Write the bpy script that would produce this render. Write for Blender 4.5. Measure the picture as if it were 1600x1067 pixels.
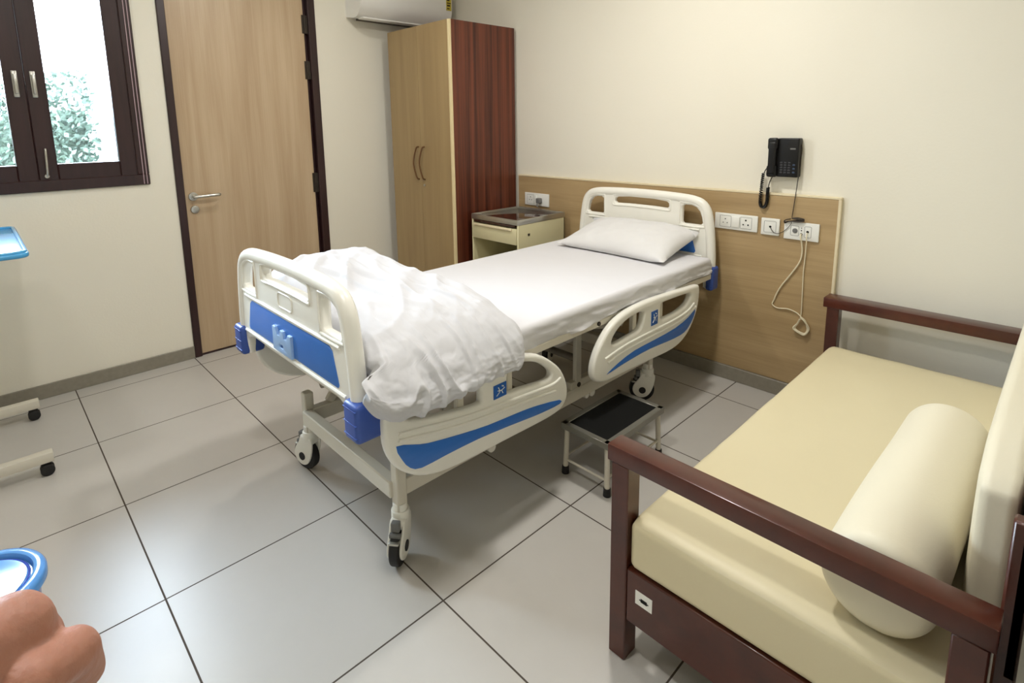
import bpy, bmesh, math, random
from mathutils import Vector, Matrix, noise, Euler
random.seed(7)
PI = math.pi
for o in list(bpy.data.objects):
    bpy.data.objects.remove(o)
sc = bpy.context.scene
COL = sc.collection

# ------------------------------------------------------------------ camera
cam_data = bpy.data.cameras.new('camera')
cam = bpy.data.objects.new('camera', cam_data)
COL.objects.link(cam)
cam_data.sensor_width = 36.0
cam_data.lens = 867.4566 / 1600 * 36.0
cam_data.shift_x = (800 - 785.245) / 1600
cam_data.shift_y = (340.765 - 533.5) / 1600
cam_data.clip_start = 0.02
cam.matrix_world = Matrix.Translation((3.7330, -2.9144, 1.4093)) @ Euler((1.405099, 0.0155553, 0.8071428), 'XYZ').to_matrix().to_4x4()
sc.camera = cam

# ------------------------------------------------------------------ view + world
sc.view_settings.view_transform = 'Standard'
sc.view_settings.look = 'None'
sc.view_settings.gamma = 1.0
sc.view_settings.use_curve_mapping = False
sc.view_settings.exposure = 0.66
world = bpy.data.worlds.new('overcast_sky')
sc.world = world
world.use_nodes = True
bg = world.node_tree.nodes['Background']
bg.inputs[0].default_value = (0.70, 0.85, 1.0, 1)
bg.inputs[1].default_value = 44.0

# ------------------------------------------------------------------ lights
def area(name, loc, size, power, color, rot=(0, 0, 0), size_y=None, portal=False):
    l = bpy.data.lights.new(name, 'AREA')
    l.energy = power
    l.color = color
    l.size = size
    if size_y:
        l.shape = 'RECTANGLE'
        l.size_y = size_y
    o = bpy.data.objects.new(name, l)
    COL.objects.link(o)
    o.location = loc
    o.rotation_euler = rot
    if portal:
        l.cycles.is_portal = True
    return o
# portal that guides sky light through the window opening (faces +x into the room)
area('window_sky_portal', (-0.16, -2.665, 1.77), 1.06, 1, (1, 1, 1), (0, -PI / 2, 0), 1.26, True)
LAMPS = [(2.45, -1.15), (2.75, -2.75), (1.1, -1.6), (1.0, -3.4)]
LAMP_POWER = 10.5
LAMP_COLOR = (1.0, 0.975, 0.94)
CEIL = 2.75

# ------------------------------------------------------------------ helpers
def sr(r, g, b):
    f = lambda c: (c / 255 / 12.92) if c / 255 <= 0.04045 else ((c / 255 + 0.055) / 1.055) ** 2.4
    return (f(r), f(g), f(b), 1)

def mat(name, col, rough=0.5, metal=0.0, spec=0.5, coat=0.0, bump=0.0, bscale=60, var=0.0, vscale=6, trans=0.0, alpha=1.0, sss=0.0):
    m = bpy.data.materials.new(name)
    m.use_nodes = True
    nt = m.node_tree
    b = nt.nodes['Principled BSDF']
    b.inputs['Base Color'].default_value = col
    b.inputs['Roughness'].default_value = rough
    b.inputs['Metallic'].default_value = metal
    b.inputs['Specular IOR Level'].default_value = spec
    b.inputs['Coat Weight'].default_value = coat
    b.inputs['Transmission Weight'].default_value = trans
    if sss:
        b.inputs['Subsurface Weight'].default_value = sss
        b.inputs['Subsurface Radius'].default_value = (0.01, 0.004, 0.002)
    tc = nt.nodes.new('ShaderNodeTexCoord')
    n = nt.nodes.new('ShaderNodeTexNoise')
    n.inputs['Scale'].default_value = vscale
    n.inputs['Detail'].default_value = 4
    nt.links.new(tc.outputs['Object'], n.inputs['Vector'])
    mx = nt.nodes.new('ShaderNodeMix')
    mx.data_type = 'RGBA'
    mx.inputs['A'].default_value = tuple(c * (1 - var) for c in col[:3]) + (1,)
    mx.inputs['B'].default_value = tuple(min(1, c * (1 + var)) for c in col[:3]) + (1,)
    nt.links.new(n.outputs['Fac'], mx.inputs['Factor'])
    nt.links.new(mx.outputs['Result'], b.inputs['Base Color'])
    if bump:
        n2 = nt.nodes.new('ShaderNodeTexNoise')
        n2.inputs['Scale'].default_value = bscale
        n2.inputs['Detail'].default_value = 5
        nt.links.new(tc.outputs['Object'], n2.inputs['Vector'])
        bp = nt.nodes.new('ShaderNodeBump')
        bp.inputs['Strength'].default_value = bump
        bp.inputs['Distance'].default_value = 0.01
        nt.links.new(n2.outputs['Fac'], bp.inputs['Height'])
        nt.links.new(bp.outputs['Normal'], b.inputs['Normal'])
    return m

def wood(name, c1, c2, scale=(18, 18, 0.9), rough=0.4, coat=0.0, contrast=0.5, fine=(160, 160, 3), spec=0.5):
    m = bpy.data.materials.new(name)
    m.use_nodes = True
    nt = m.node_tree
    b = nt.nodes['Principled BSDF']
    b.inputs['Roughness'].default_value = rough
    b.inputs['Coat Weight'].default_value = coat
    b.inputs['Specular IOR Level'].default_value = spec
    tc = nt.nodes.new('ShaderNodeTexCoord')
    def ns(sca, det, dist):
        mp = nt.nodes.new('ShaderNodeMapping')
        mp.inputs['Scale'].default_value = sca
        nt.links.new(tc.outputs['Object'], mp.inputs['Vector'])
        n = nt.nodes.new('ShaderNodeTexNoise')
        n.inputs['Scale'].default_value = 1
        n.inputs['Detail'].default_value = det
        n.inputs['Distortion'].default_value = dist
        nt.links.new(mp.outputs['Vector'], n.inputs['Vector'])
        return n
    a = ns(scale, 4, 0.4)
    f = ns(fine, 3, 0.0)
    ad = nt.nodes.new('ShaderNodeMath')
    ad.operation = 'MULTIPLY_ADD'
    ad.inputs[1].default_value = 0.35
    nt.links.new(f.outputs['Fac'], ad.inputs[0])
    nt.links.new(a.outputs['Fac'], ad.inputs[2])
    cr = nt.nodes.new('ShaderNodeValToRGB')
    cr.color_ramp.elements[0].position = 0.675 - contrast * 0.5
    cr.color_ramp.elements[1].position = 0.675 + contrast * 0.5
    cr.color_ramp.elements[0].color = c1
    cr.color_ramp.elements[1].color = c2
    nt.links.new(ad.outputs[0], cr.inputs['Fac'])
    nt.links.new(cr.outputs['Color'], b.inputs['Base Color'])
    return m

def tag(o, label=None, cat=None, group=None, kind=None):
    if label: o['label'] = label
    if cat: o['category'] = cat
    if group: o['group'] = group
    if kind: o['kind'] = kind
    return o

ROOT = {}
def thing(name, loc, label, cat, group=None, kind=None):
    o = bpy.data.objects.new(name, None)
    o.empty_display_size = 0.1
    COL.objects.link(o)
    o.location = loc
    ROOT[o] = Vector(loc)
    return tag(o, label, cat, group, kind)

def link(name, me, m=None, parent=None, smooth=40):
    """me: mesh whose vertices are in world coordinates."""
    if m is not None and not me.materials:
        me.materials.append(m)
    if parent is None:
        xs = [v.co for v in me.vertices]
        base = Vector(((min(v.x for v in xs) + max(v.x for v in xs)) / 2, (min(v.y for v in xs) + max(v.y for v in xs)) / 2, min(v.z for v in xs)))
    else:
        base = ROOT[parent]
    me.transform(Matrix.Translation(-base))
    if smooth:
        for p in me.polygons: p.use_smooth = True
        try: me.set_sharp_from_angle(angle=math.radians(smooth))
        except Exception: pass
    o = bpy.data.objects.new(name, me)
    COL.objects.link(o)
    ROOT[o] = base
    if parent is None: o.location = base
    else: o.parent = parent
    return o

def tomesh(bm, name='mesh'):
    bmesh.ops.recalc_face_normals(bm, faces=bm.faces)
    me = bpy.data.meshes.new(name)
    bm.to_mesh(me)
    bm.free()
    return me

def merge(bm, other):
    me = bpy.data.meshes.new('tmp')
    other.to_mesh(me)
    other.free()
    bm.from_mesh(me)
    bpy.data.meshes.remove(me)

def abox(bm, x0, x1, y0, y1, z0, z1, bev=0.0, seg=2, mtx=None, mi=0):
    t = bmesh.new()
    bmesh.ops.create_cube(t, size=1)
    for v in t.verts:
        v.co = Vector(((x0 + x1) / 2 + v.co.x * (x1 - x0), (y0 + y1) / 2 + v.co.y * (y1 - y0), (z0 + z1) / 2 + v.co.z * (z1 - z0)))
    if bev:
        bmesh.ops.bevel(t, geom=list(t.edges), offset=bev, segments=seg, profile=0.5, affect='EDGES')
    if mtx is not None: t.transform(mtx)
    for f in t.faces: f.material_index = mi
    merge(bm, t)
    return bm

def box(*a, **k):
    return tomesh(abox(bmesh.new(), *a, **k))

def acyl(bm, p0, p1, r0, r1=None, seg=24, caps=True, bev=0.0):
    r1 = r0 if r1 is None else r1
    p0, p1 = Vector(p0), Vector(p1)
    d = p1 - p0
    t = bmesh.new()
    bmesh.ops.create_cone(t, cap_ends=caps, segments=seg, radius1=r0, radius2=r1, depth=d.length)
    if bev:
        es = [e for e in t.edges if abs(e.verts[0].co.z - e.verts[1].co.z) < 1e-6]
        bmesh.ops.bevel(t, geom=es, offset=bev, segments=3, profile=0.5, affect='EDGES')
    q = Vector((0, 0, 1)).rotation_difference(d.normalized())
    t.transform(Matrix.Translation((p0 + p1) / 2) @ q.to_matrix().to_4x4())
    merge(bm, t)
    return bm

def catmull(pts, n=8, closed=False):
    pts = [Vector(p) for p in pts]
    out = []
    N = len(pts)
    rng = range(N) if closed else range(N - 1)
    for i in rng:
        if closed:
            a, b, c, d = pts[(i - 1) % N], pts[i], pts[(i + 1) % N], pts[(i + 2) % N]
        else:
            b, c = pts[i], pts[i + 1]
            a = pts[i - 1] if i else b * 2 - c
            d = pts[i + 2] if i + 2 < N else c * 2 - b
        for k in range(n):
            t = k / n
            out.append(0.5 * ((2 * b) + (c - a) * t + (2 * a - 5 * b + 4 * c - d) * t * t + (3 * b - a - 3 * c + d) * t ** 3))
    if not closed: out.append(pts[-1])
    return out

def atube(bm, pts, r, seg=10, closed=False, sm=6):
    P = catmull(pts, sm, closed) if sm else [Vector(p) for p in pts]
    rings = []
    up = Vector((0.13, 0.21, 0.97)).normalized()
    N = len(P)
    prev = None
    for i, p in enumerate(P):
        if closed: tg = P[(i + 1) % N] - P[i - 1]
        else: tg = P[min(i + 1, N - 1)] - P[max(i - 1, 0)]
        tg.normalize()
        a = (prev - tg * prev.dot(tg)) if prev is not None else tg.cross(up)
        if a.length < 1e-5: a = tg.orthogonal()
        a.normalize()
        prev = a
        b = tg.cross(a)
        rr = r(i / (N - 1)) if callable(r) else r
        rings.append([bm.verts.new(p + (a * math.cos(2 * PI * k / seg) + b * math.sin(2 * PI * k / seg)) * rr) for k in range(seg)])
    for i in range(N if closed else N - 1):
        A, B = rings[i], rings[(i + 1) % N]
        for k in range(seg):
            bm.faces.new((A[k], A[(k + 1) % seg], B[(k + 1) % seg], B[k]))
    if not closed:
        bm.faces.new(rings[0][::-1])
        bm.faces.new(rings[-1])
    return bm

def tube(*a, **k):
    return tomesh(atube(bmesh.new(), *a, **k))

def alathe(bm, prof, cx, cy, seg=48):
    rings = []
    for r, z in prof:
        if r < 1e-5: rings.append([bm.verts.new((cx, cy, z))])
        else: rings.append([bm.verts.new((cx + r * math.cos(2 * PI * k / seg), cy + r * math.sin(2 * PI * k / seg), z)) for k in range(seg)])
    for A, B in zip(rings, rings[1:]):
        for k in range(seg):
            k2 = (k + 1) % seg
            if len(A) == 1: bm.faces.new((A[0], B[k], B[k2]))
            elif len(B) == 1: bm.faces.new((A[k], A[k2], B[0]))
            else: bm.faces.new((A[k], A[k2], B[k2], B[k]))
    return bm

def plate(loops, thick, bev, fn, res=2, smooth=0):
    """Flat shape with holes, extruded with rounded edges; fn maps (a, b, depth) to world."""
    cu = bpy.data.curves.new('c', 'CURVE')
    cu.dimensions = '2D'
    cu.fill_mode = 'BOTH'
    cu.extrude = max(thick / 2 - bev, 0.0001)
    cu.bevel_depth = bev
    cu.bevel_resolution = res
    cu.offset = -bev
    for lp in loops:
        if smooth: lp = [(v.x, v.y) for v in catmull([(a, b, 0) for a, b in lp], smooth, True)]
        s = cu.splines.new('POLY')
        s.points.add(len(lp) - 1)
        for i, (a, b) in enumerate(lp): s.points[i].co = (a, b, 0, 1)
        s.use_cyclic_u = True
    o = bpy.data.objects.new('c', cu)
    COL.objects.link(o)
    dg = bpy.context.evaluated_depsgraph_get()
    dg.update()
    me = bpy.data.meshes.new_from_object(o.evaluated_get(dg))
    bpy.data.objects.remove(o)
    bpy.data.curves.remove(cu)
    me.materials.clear()
    for v in me.vertices: v.co = Vector(fn(*v.co))
    bm = bmesh.new()
    bm.from_mesh(me)
    bpy.data.meshes.remove(me)
    bmesh.ops.remove_doubles(bm, verts=bm.verts, dist=0.00002)
    return tomesh(bm)

def rrect(x0, x1, z0, z1, r, n=5):
    out = []
    for cx, cz, a0 in ((x1 - r, z1 - r, 0), (x0 + r, z1 - r, PI / 2), (x0 + r, z0 + r, PI), (x1 - r, z0 + r, 1.5 * PI)):
        for k in range(n + 1):
            a = a0 + PI / 2 * k / n
            out.append((cx + r * math.cos(a), cz + r * math.sin(a)))
    return out

def copy_tree(o, parent=None):
    c = o.copy()
    COL.objects.link(c)
    c.parent = parent
    ROOT[c] = ROOT[o]
    for ch in list(o.children): copy_tree(ch, c)
    return c

# ------------------------------------------------------------------ materials
M = {}
M['wall'] = mat('cream_wall_paint', sr(232, 227, 211), 0.75, bump=0.05, bscale=90, var=0.015, vscale=1.5)
M['ceiling'] = mat('white_ceiling_paint', sr(238, 236, 228), 0.8)
M['skirting'] = mat('grey_granite_skirting', sr(138, 132, 118), 0.35, var=0.18, vscale=45)
M['door_wood'] = wood('pale_door_laminate', sr(172, 146, 114), sr(196, 173, 142), (14, 14, 0.8), 0.38, contrast=0.55)
M['dark_frame'] = wood('dark_maroon_frame', sr(36, 19, 19), sr(54, 30, 30), (30, 30, 2), 0.35, contrast=0.6)
M['ward_wood'] = wood('pale_wardrobe_laminate', sr(148, 123, 84), sr(170, 146, 104), (16, 16, 0.7), 0.4, contrast=0.6)
M['ward_red'] = wood('reddish_wood_laminate', sr(62, 25, 14), sr(118, 60, 38), (30, 30, 0.6), 0.38, contrast=0.34, fine=(240, 240, 1.5))
M['edge'] = mat('cream_edge_band', sr(222, 205, 160), 0.4)
M['panel_wood'] = wood('beige_panel_laminate', sr(158, 132, 92), sr(190, 164, 122), (1.0, 14, 16), 0.42, contrast=0.6, fine=(4, 160, 160))
M['panel_edge'] = mat('pale_panel_edging', sr(226, 212, 178), 0.4)
M['ivory'] = mat('ivory_moulded_plastic', sr(236, 234, 224), 0.32, spec=0.5, var=0.02)
M['bedmetal'] = mat('cream_powder_coated_steel', sr(210, 204, 188), 0.35, var=0.03)
M['bedmetal_dark'] = mat('grey_mechanism_steel', sr(120, 112, 98), 0.45, var=0.1)
M['blue'] = mat('royal_blue_plastic', sr(50, 112, 196), 0.35, var=0.03)
M['blue2'] = mat('deep_blue_bumper_plastic', sr(52, 82, 160), 0.38, var=0.03)
M['lblue'] = mat('light_blue_plastic', sr(150, 184, 226), 0.3)
M['sticker_blue'] = mat('blue_sticker', sr(28, 92, 172), 0.4)
M['white'] = mat('white_plastic', sr(236, 236, 230), 0.35)
M['rubber'] = mat('black_rubber', sr(22, 20, 20), 0.6)
M['black'] = mat('black_plastic', sr(12, 12, 13), 0.4, spec=0.35)
M['grey'] = mat('grey_plastic', sr(110, 110, 108), 0.5)
M['steel'] = mat('brushed_steel', sr(190, 188, 180), 0.3, metal=0.9)
M['dsteel'] = mat('dull_stool_steel', sr(150, 148, 138), 0.35, metal=0.7, var=0.08)
M['bolt'] = mat('dark_bolt', sr(60, 52, 44), 0.5, metal=0.5)
M['sheet'] = mat('white_cotton_sheet', sr(212, 211, 213), 0.9, spec=0.2, bump=0.12, bscale=14)
M['quilt'] = mat('white_quilt_cotton', sr(203, 203, 206), 0.92, spec=0.15, bump=0.1, bscale=40)
M['pillow'] = mat('white_pillow_cotton', sr(218, 217, 216), 0.9, spec=0.2, bump=0.1, bscale=16)
M['leather'] = mat('cream_leatherette', sr(214, 203, 168), 0.42, spec=0.45, bump=0.03, bscale=200, var=0.015)
M['leather2'] = mat('pale_cream_leatherette', sr(224, 217, 194), 0.45, spec=0.4, bump=0.03, bscale=200, var=0.015)
M['sofa_wood'] = wood('reddish_brown_sofa_wood', sr(54, 23, 14), sr(86, 40, 26), (8, 8, 8), 0.28, coat=0.15, contrast=0.7, fine=(30, 30, 30))
M['locker'] = mat('pale_cream_enamel', sr(214, 206, 166), 0.4, var=0.02)
M['locker_in'] = mat('locker_inside', sr(120, 112, 82), 0.6)
M['locker_top'] = mat('dark_brown_mica_top', sr(58, 34, 26), 0.12, coat=0.5)
M['skin'] = mat('skin', sr(174, 122, 102), 0.5, sss=0.3, var=0.08, vscale=40, bump=0.15, bscale=160)
M['bin_blue'] = mat('glossy_blue_bin_plastic', sr(30, 66, 168), 0.22, coat=0.3)
M['bin_lid'] = mat('blue_bin_lid_plastic', sr(88, 150, 216), 0.2, coat=0.5)
M['table_blue'] = mat('sky_blue_table_top', sr(70, 160, 214), 0.25, coat=0.3)
M['cable'] = mat('cream_cable', sr(226, 216, 186), 0.5)
M['hedge'] = mat('green_leaves', sr(54, 68, 58), 0.7, var=0.6, vscale=30)
M['extwall'] = mat('white_exterior_render', sr(232, 236, 236), 0.8)
M['pipe'] = mat('grey_blue_pipe', sr(96, 128, 140), 0.5)
M['gravel'] = mat('pale_concrete', sr(190, 190, 184), 0.9)
M['ac'] = mat('air_conditioner_white', sr(232, 230, 224), 0.3)
M['sticker_y'] = mat('yellow_label', sr(196, 178, 60), 0.5)

def glass():
    m = bpy.data.materials.new('clear_window_glass')
    m.use_nodes = True
    nt = m.node_tree
    nt.nodes.clear()
    out = nt.nodes.new('ShaderNodeOutputMaterial')
    mix = nt.nodes.new('ShaderNodeMixShader')
    tr = nt.nodes.new('ShaderNodeBsdfTransparent')
    gl = nt.nodes.new('ShaderNodeBsdfGlossy')
    gl.inputs['Roughness'].default_value = 0.02
    fr = nt.nodes.new('ShaderNodeFresnel')
    fr.inputs['IOR'].default_value = 1.45
    nt.links.new(fr.outputs[0], mix.inputs[0])
    nt.links.new(tr.outputs[0], mix.inputs[1])
    nt.links.new(gl.outputs[0], mix.inputs[2])
    nt.links.new(mix.outputs[0], out.inputs[0])
    return m
M['glass'] = glass()

def emis(name, col, s):
    m = bpy.data.materials.new(name)
    m.use_nodes = True
    b = m.node_tree.nodes['Principled BSDF']
    b.inputs['Base Color'].default_value = col
    b.inputs['Emission Color'].default_value = col
    b.inputs['Emission Strength'].default_value = s
    return m
M['lamp'] = emis('lit_lamp_diffuser', (1, 0.94, 0.84, 1), 8)

def floor_mat():
    m = bpy.data.materials.new('grey_beige_floor_tiles')
    m.use_nodes = True
    nt = m.node_tree
    b = nt.nodes['Principled BSDF']
    tc = nt.nodes.new('ShaderNodeTexCoord')
    sep = nt.nodes.new('ShaderNodeSeparateXYZ')
    nt.links.new(tc.outputs['Object'], sep.inputs[0])
    def mth(op, a, bb=None, c=None):
        n = nt.nodes.new('ShaderNodeMath')
        n.operation = op
        for i, v in enumerate((a, bb, c)):
            if v is None: continue
            if isinstance(v, (int, float)): n.inputs[i].default_value = v
            else: nt.links.new(v, n.inputs[i])
        return n.outputs[0]
    def axis(o, off):
        u = mth('DIVIDE', mth('SUBTRACT', o, off), 0.6)
        fl = mth('FLOOR', u)
        fr = mth('SUBTRACT', u, fl)
        d = mth('MINIMUM', fr, mth('SUBTRACT', 1.0, fr))
        return fl, mth('MULTIPLY', d, 0.6)
    fx, dx = axis(sep.outputs[0], 0.14)
    fy, dy = axis(sep.outputs[1], -0.25)
    d = mth('MINIMUM', dx, dy)
    line = mth('LESS_THAN', d, 0.0026)
    cmb = nt.nodes.new('ShaderNodeCombineXYZ')
    nt.links.new(fx, cmb.inputs[0])
    nt.links.new(fy, cmb.inputs[1])
    wn = nt.nodes.new('ShaderNodeTexWhiteNoise')
    nt.links.new(cmb.outputs[0], wn.inputs['Vector'])
    n = nt.nodes.new('ShaderNodeTexNoise')
    n.inputs['Scale'].default_value = 5
    n.inputs['Detail'].default_value = 8
    n.inputs['Roughness'].default_value = 0.65
    nt.links.new(tc.outputs['Object'], n.inputs['Vector'])
    f = mth('MULTIPLY_ADD', wn.outputs['Value'], 0.25, mth('MULTIPLY', n.outputs['Fac'], 0.6))
    cr = nt.nodes.new('ShaderNodeValToRGB')
    cr.color_ramp.elements[0].position = 0.15
    cr.color_ramp.elements[1].position = 1.0
    cr.color_ramp.elements[0].color = sr(184, 180, 173)
    cr.color_ramp.elements[1].color = sr(196, 192, 186)
    nt.links.new(f, cr.inputs[0])
    mx = nt.nodes.new('ShaderNodeMix')
    mx.data_type = 'RGBA'
    nt.links.new(line, mx.inputs['Factor'])
    nt.links.new(cr.outputs[0], mx.inputs['A'])
    mx.inputs['B'].default_value = sr(70, 60, 50)
    nt.links.new(mx.outputs['Result'], b.inputs['Base Color'])
    rg = mth('MULTIPLY_ADD', line, 0.5, mth('MULTIPLY_ADD', n.outputs['Fac'], 0.02, 0.33))
    nt.links.new(rg, b.inputs['Roughness'])
    b.inputs['Specular IOR Level'].default_value = 0.5
    return m
M['floor'] = floor_mat()

# ------------------------------------------------------------------ room shell
XR, YF = 4.5, -4.6
def S(name, me, m, label, cat, smooth=0):
    return tag(link(name, me, m, None, smooth), label, cat, kind='structure')
fl = box(-0.2, XR, YF, 0.2, -0.1, 0)
o = bpy.data.objects.new('floor', fl)
fl.materials.append(M['floor'])
COL.objects.link(o)
tag(o, 'grey beige square floor tiles with dark grout under the whole room', 'floor', kind='structure')
S('ceiling', box(-0.2, XR, YF, 0.2, CEIL, CEIL + 0.1), M['ceiling'], 'white ceiling above the room, outside the picture', 'ceiling')
bm = bmesh.new()
WY0, WY1, WZ0, WZ1 = -3.155, -2.175, 1.105, 2.35      # window hole
DY0, DY1, DZ = -2.046, -1.098, 2.42                   # door hole
abox(bm, -0.2, 0, YF, WY0, 0, CEIL)
abox(bm, -0.2, 0, WY0, WY1, 0, WZ0)
abox(bm, -0.2, 0, WY0, WY1, WZ1, CEIL)
abox(bm, -0.2, 0, WY1, DY0, 0, CEIL)
abox(bm, -0.2, 0, DY0, DY1, DZ, CEIL)
abox(bm, -0.2, 0, DY1, 0.2, 0, CEIL)
S('wall_left', tomesh(bm), M['wall'], 'cream painted wall holding the window and the tall wooden door', 'wall')
S('wall_back', box(0, XR, 0, 0.2, 0, CEIL), M['wall'], 'cream painted wall behind the bed head with the phone on it', 'wall')
S('wall_right', box(XR - 0.1, XR, YF, 0, 0, CEIL), M['wall'], 'cream wall to the right, outside the picture', 'wall')
S('wall_front', box(0, XR, YF - 0.1, YF, 0, CEIL), M['wall'], 'cream wall behind the viewer, outside the picture', 'wall')
bm = bmesh.new()
abox(bm, 0, 0.012, YF, DY0, 0, 0.077, 0.002, 1)
abox(bm, 0, 0.012, DY1, 0, 0, 0.077, 0.002, 1)
S('baseboard_left', tomesh(bm), M['skirting'], 'grey stone skirting along the foot of the window and door wall', 'baseboard')
S('baseboard_back', box(0.012, XR - 0.1, -0.03, 0, 0, 0.077, bev=0.002, seg=1), M['skirting'], 'grey stone skirting below the beige headboard panel', 'baseboard')

# beige laminate panel behind the bed
t = thing('trim_1', (1.93, -0.02, 0.077), 'beige woodgrain wall panel behind the bed head with pale edging', 'wall panel', kind='structure')
link('panel_board', box(0.87, 2.962, -0.018, 0, 0.079, 1.042), M['panel_wood'], t, 0)
bm = bmesh.new()
abox(bm, 0.87, 2.975, -0.021, 0, 1.042, 1.054, 0.002, 1)
abox(bm, 2.962, 2.975, -0.021, 0, 0.079, 1.042, 0.002, 1)
link('panel_edging', tomesh(bm), M['panel_edge'], t, 0)

# door
t = thing('door_1', (0, -1.57, 0), 'tall pale woodgrain door in a dark maroon frame between window and wardrobe', 'door', kind='structure')
bm = bmesh.new()
abox(bm, -0.12, 0.012, DY0, -2.004, 0, DZ, 0.003, 1)
abox(bm, -0.12, 0.012, -1.15, DY1, 0, DZ, 0.003, 1)
abox(bm, -0.12, -0.03, -1.178, -1.15, 0, DZ, 0.003, 1)
abox(bm, -0.12, 0.012, DY0, DY1, 2.375, DZ, 0.003, 1)
link('door_frame', tomesh(bm), M['dark_frame'], t, 0)
link('door_gap_blocker', box(-0.12, -0.006, -2.004, -1.15, 0.0, 0.0125), M['dark_frame'], t, 0)  # added filler under the leaf, keeps sky light from leaking through the gap
dl = link('door_leaf', box(-0.045, -0.006, -2.002, -1.176, 0.012, 2.373, bev=0.002, seg=1), M['door_wood'], t, 0)
bm = bmesh.new()
acyl(bm, (-0.008, -1.958, 1.01), (0.004, -1.958, 1.01), 0.026, seg=32, bev=0.003)
acyl(bm, (0.004, -1.958, 1.01), (0.045, -1.958, 1.01), 0.010)
atube(bm, [(0.045, -1.963, 1.01), (0.05, -1.95, 1.011), (0.05, -1.90, 1.012), (0.05, -1.84, 1.014), (0.046, -1.822, 1.014), (0.03, -1.818, 1.014)], 0.0095, seg=14)
link('door_handle', tomesh(bm), M['steel'], dl)
bm = bmesh.new()
acyl(bm, (-0.008, -1.955, 0.93), (0.004, -1.955, 0.93), 0.024, seg=32, bev=0.003)
acyl(bm, (0.004, -1.955, 0.933), (0.012, -1.955, 0.933), 0.009)
link('door_lock', tomesh(bm), M['steel'], dl)
for z0, z1 in ((2.04, 2.16), (1.74, 1.86), (0.965, 1.10), (0.2, 0.32)):
    bm = bmesh.new()
    abox(bm, -0.01, -0.003, -1.19, -1.15, z0, z1, 0.001, 1)
    acyl(bm, (0.0, -1.172, z0), (0.0, -1.172, z1), 0.006)
    link('hinge', tomesh(bm), M['bolt'], t)

# window
t = thing('window_1', (0, -2.665, 1.105), 'dark maroon casement window with two bright glass panes left of the door', 'window', kind='structure')
bm = bmesh.new()
for (a, b, c, d) in ((-3.155, -2.175, 1.105, 1.165), (-3.155, -2.175, 2.29, 2.35), (-3.155, -3.098, 1.165, 2.29), (-2.232, -2.175, 1.165, 2.29)):
    abox(bm, -0.14, 0.015, a, b, c, d, 0.004, 1)
link('window_frame', tomesh(bm), M['dark_frame'], t, 0)
bm = bmesh.new()
for y in (-2.190, -2.206):
    abox(bm, 0.0145, 0.0185, y - 0.002, y + 0.002, 1.11, 2.345)
link('frame_bead', tomesh(bm), mat('pinkish_bead', sr(176, 150, 156), 0.35), t, 0)
for (a, b) in ((-3.102, -2.6655), (-2.6645, -2.228)):
    bm = bmesh.new()
    st = 0.081
    z0, z1 = 1.160, 2.295
    abox(bm, -0.05, 0.005, a, a + st, z0, z1, 0.004, 1)
    abox(bm, -0.05, 0.005, b - st, b, z0, z1, 0.004, 1)
    abox(bm, -0.05, 0.005, a + st, b - st, z0, z0 + 0.085, 0.004, 1)
    abox(bm, -0.05, 0.005, a + st, b - st, z1 - 0.085, z1, 0.004, 1)
    s = link('window_sash', tomesh(bm), M['dark_frame'], t, 0)
    link('window_pane', box(-0.028, -0.022, a + st, b - st, z0 + 0.085, z1 - 0.085), M['glass'], s, 0)
    hy = -2.703 if a < -2.9 else -2.632
    bm = bmesh.new()
    abox(bm, 0.004, 0.012, hy - 0.011, hy + 0.011, 1.585, 1.715, 0.003, 2)
    abox(bm, 0.012, 0.034, hy - 0.007, hy + 0.007, 1.60, 1.70, 0.005, 2)
    link('window_handle', tomesh(bm), M['steel'], s)
    if a > -2.9:
        bm = bmesh.new()
        atube(bm, [(0.012, -2.625, 1.325), (0.02, -2.626, 1.31), (0.02, -2.630, 1.21), (0.014, -2.633, 1.18)], 0.006)
        acyl(bm, (0.004, -2.634, 1.185), (0.02, -2.634, 1.185), 0.01)
        link('window_latch', tomesh(bm), M['steel'], s)

# second door frame beside the viewer (near the sofa end)
t = thing('door_2', (3.9, -1.9, 0), 'dark maroon door jamb with moulded lines at the right picture edge', 'door frame', kind='structure')
bm = bmesh.new()
abox(bm, 3.757, 3.86, -1.90, -1.74, 0, 2.3, 0.006, 2)
abox(bm, 3.768, 3.86, -1.96, -1.90, 0, 2.3, 0.006, 2)
link('door_frame', tomesh(bm), M['dark_frame'], t)
bm = bmesh.new()
atube(bm, [(3.7585, -1.905, 0.001), (3.7585, -1.905, 2.29)], 0.0035, sm=0)
atube(bm, [(3.770, -1.962, 0.001), (3.770, -1.962, 2.29)], 0.003, sm=0)
link('frame_bead', tomesh(bm), mat('worn_brown_bead', sr(136, 100, 84), 0.35), t)

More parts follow.
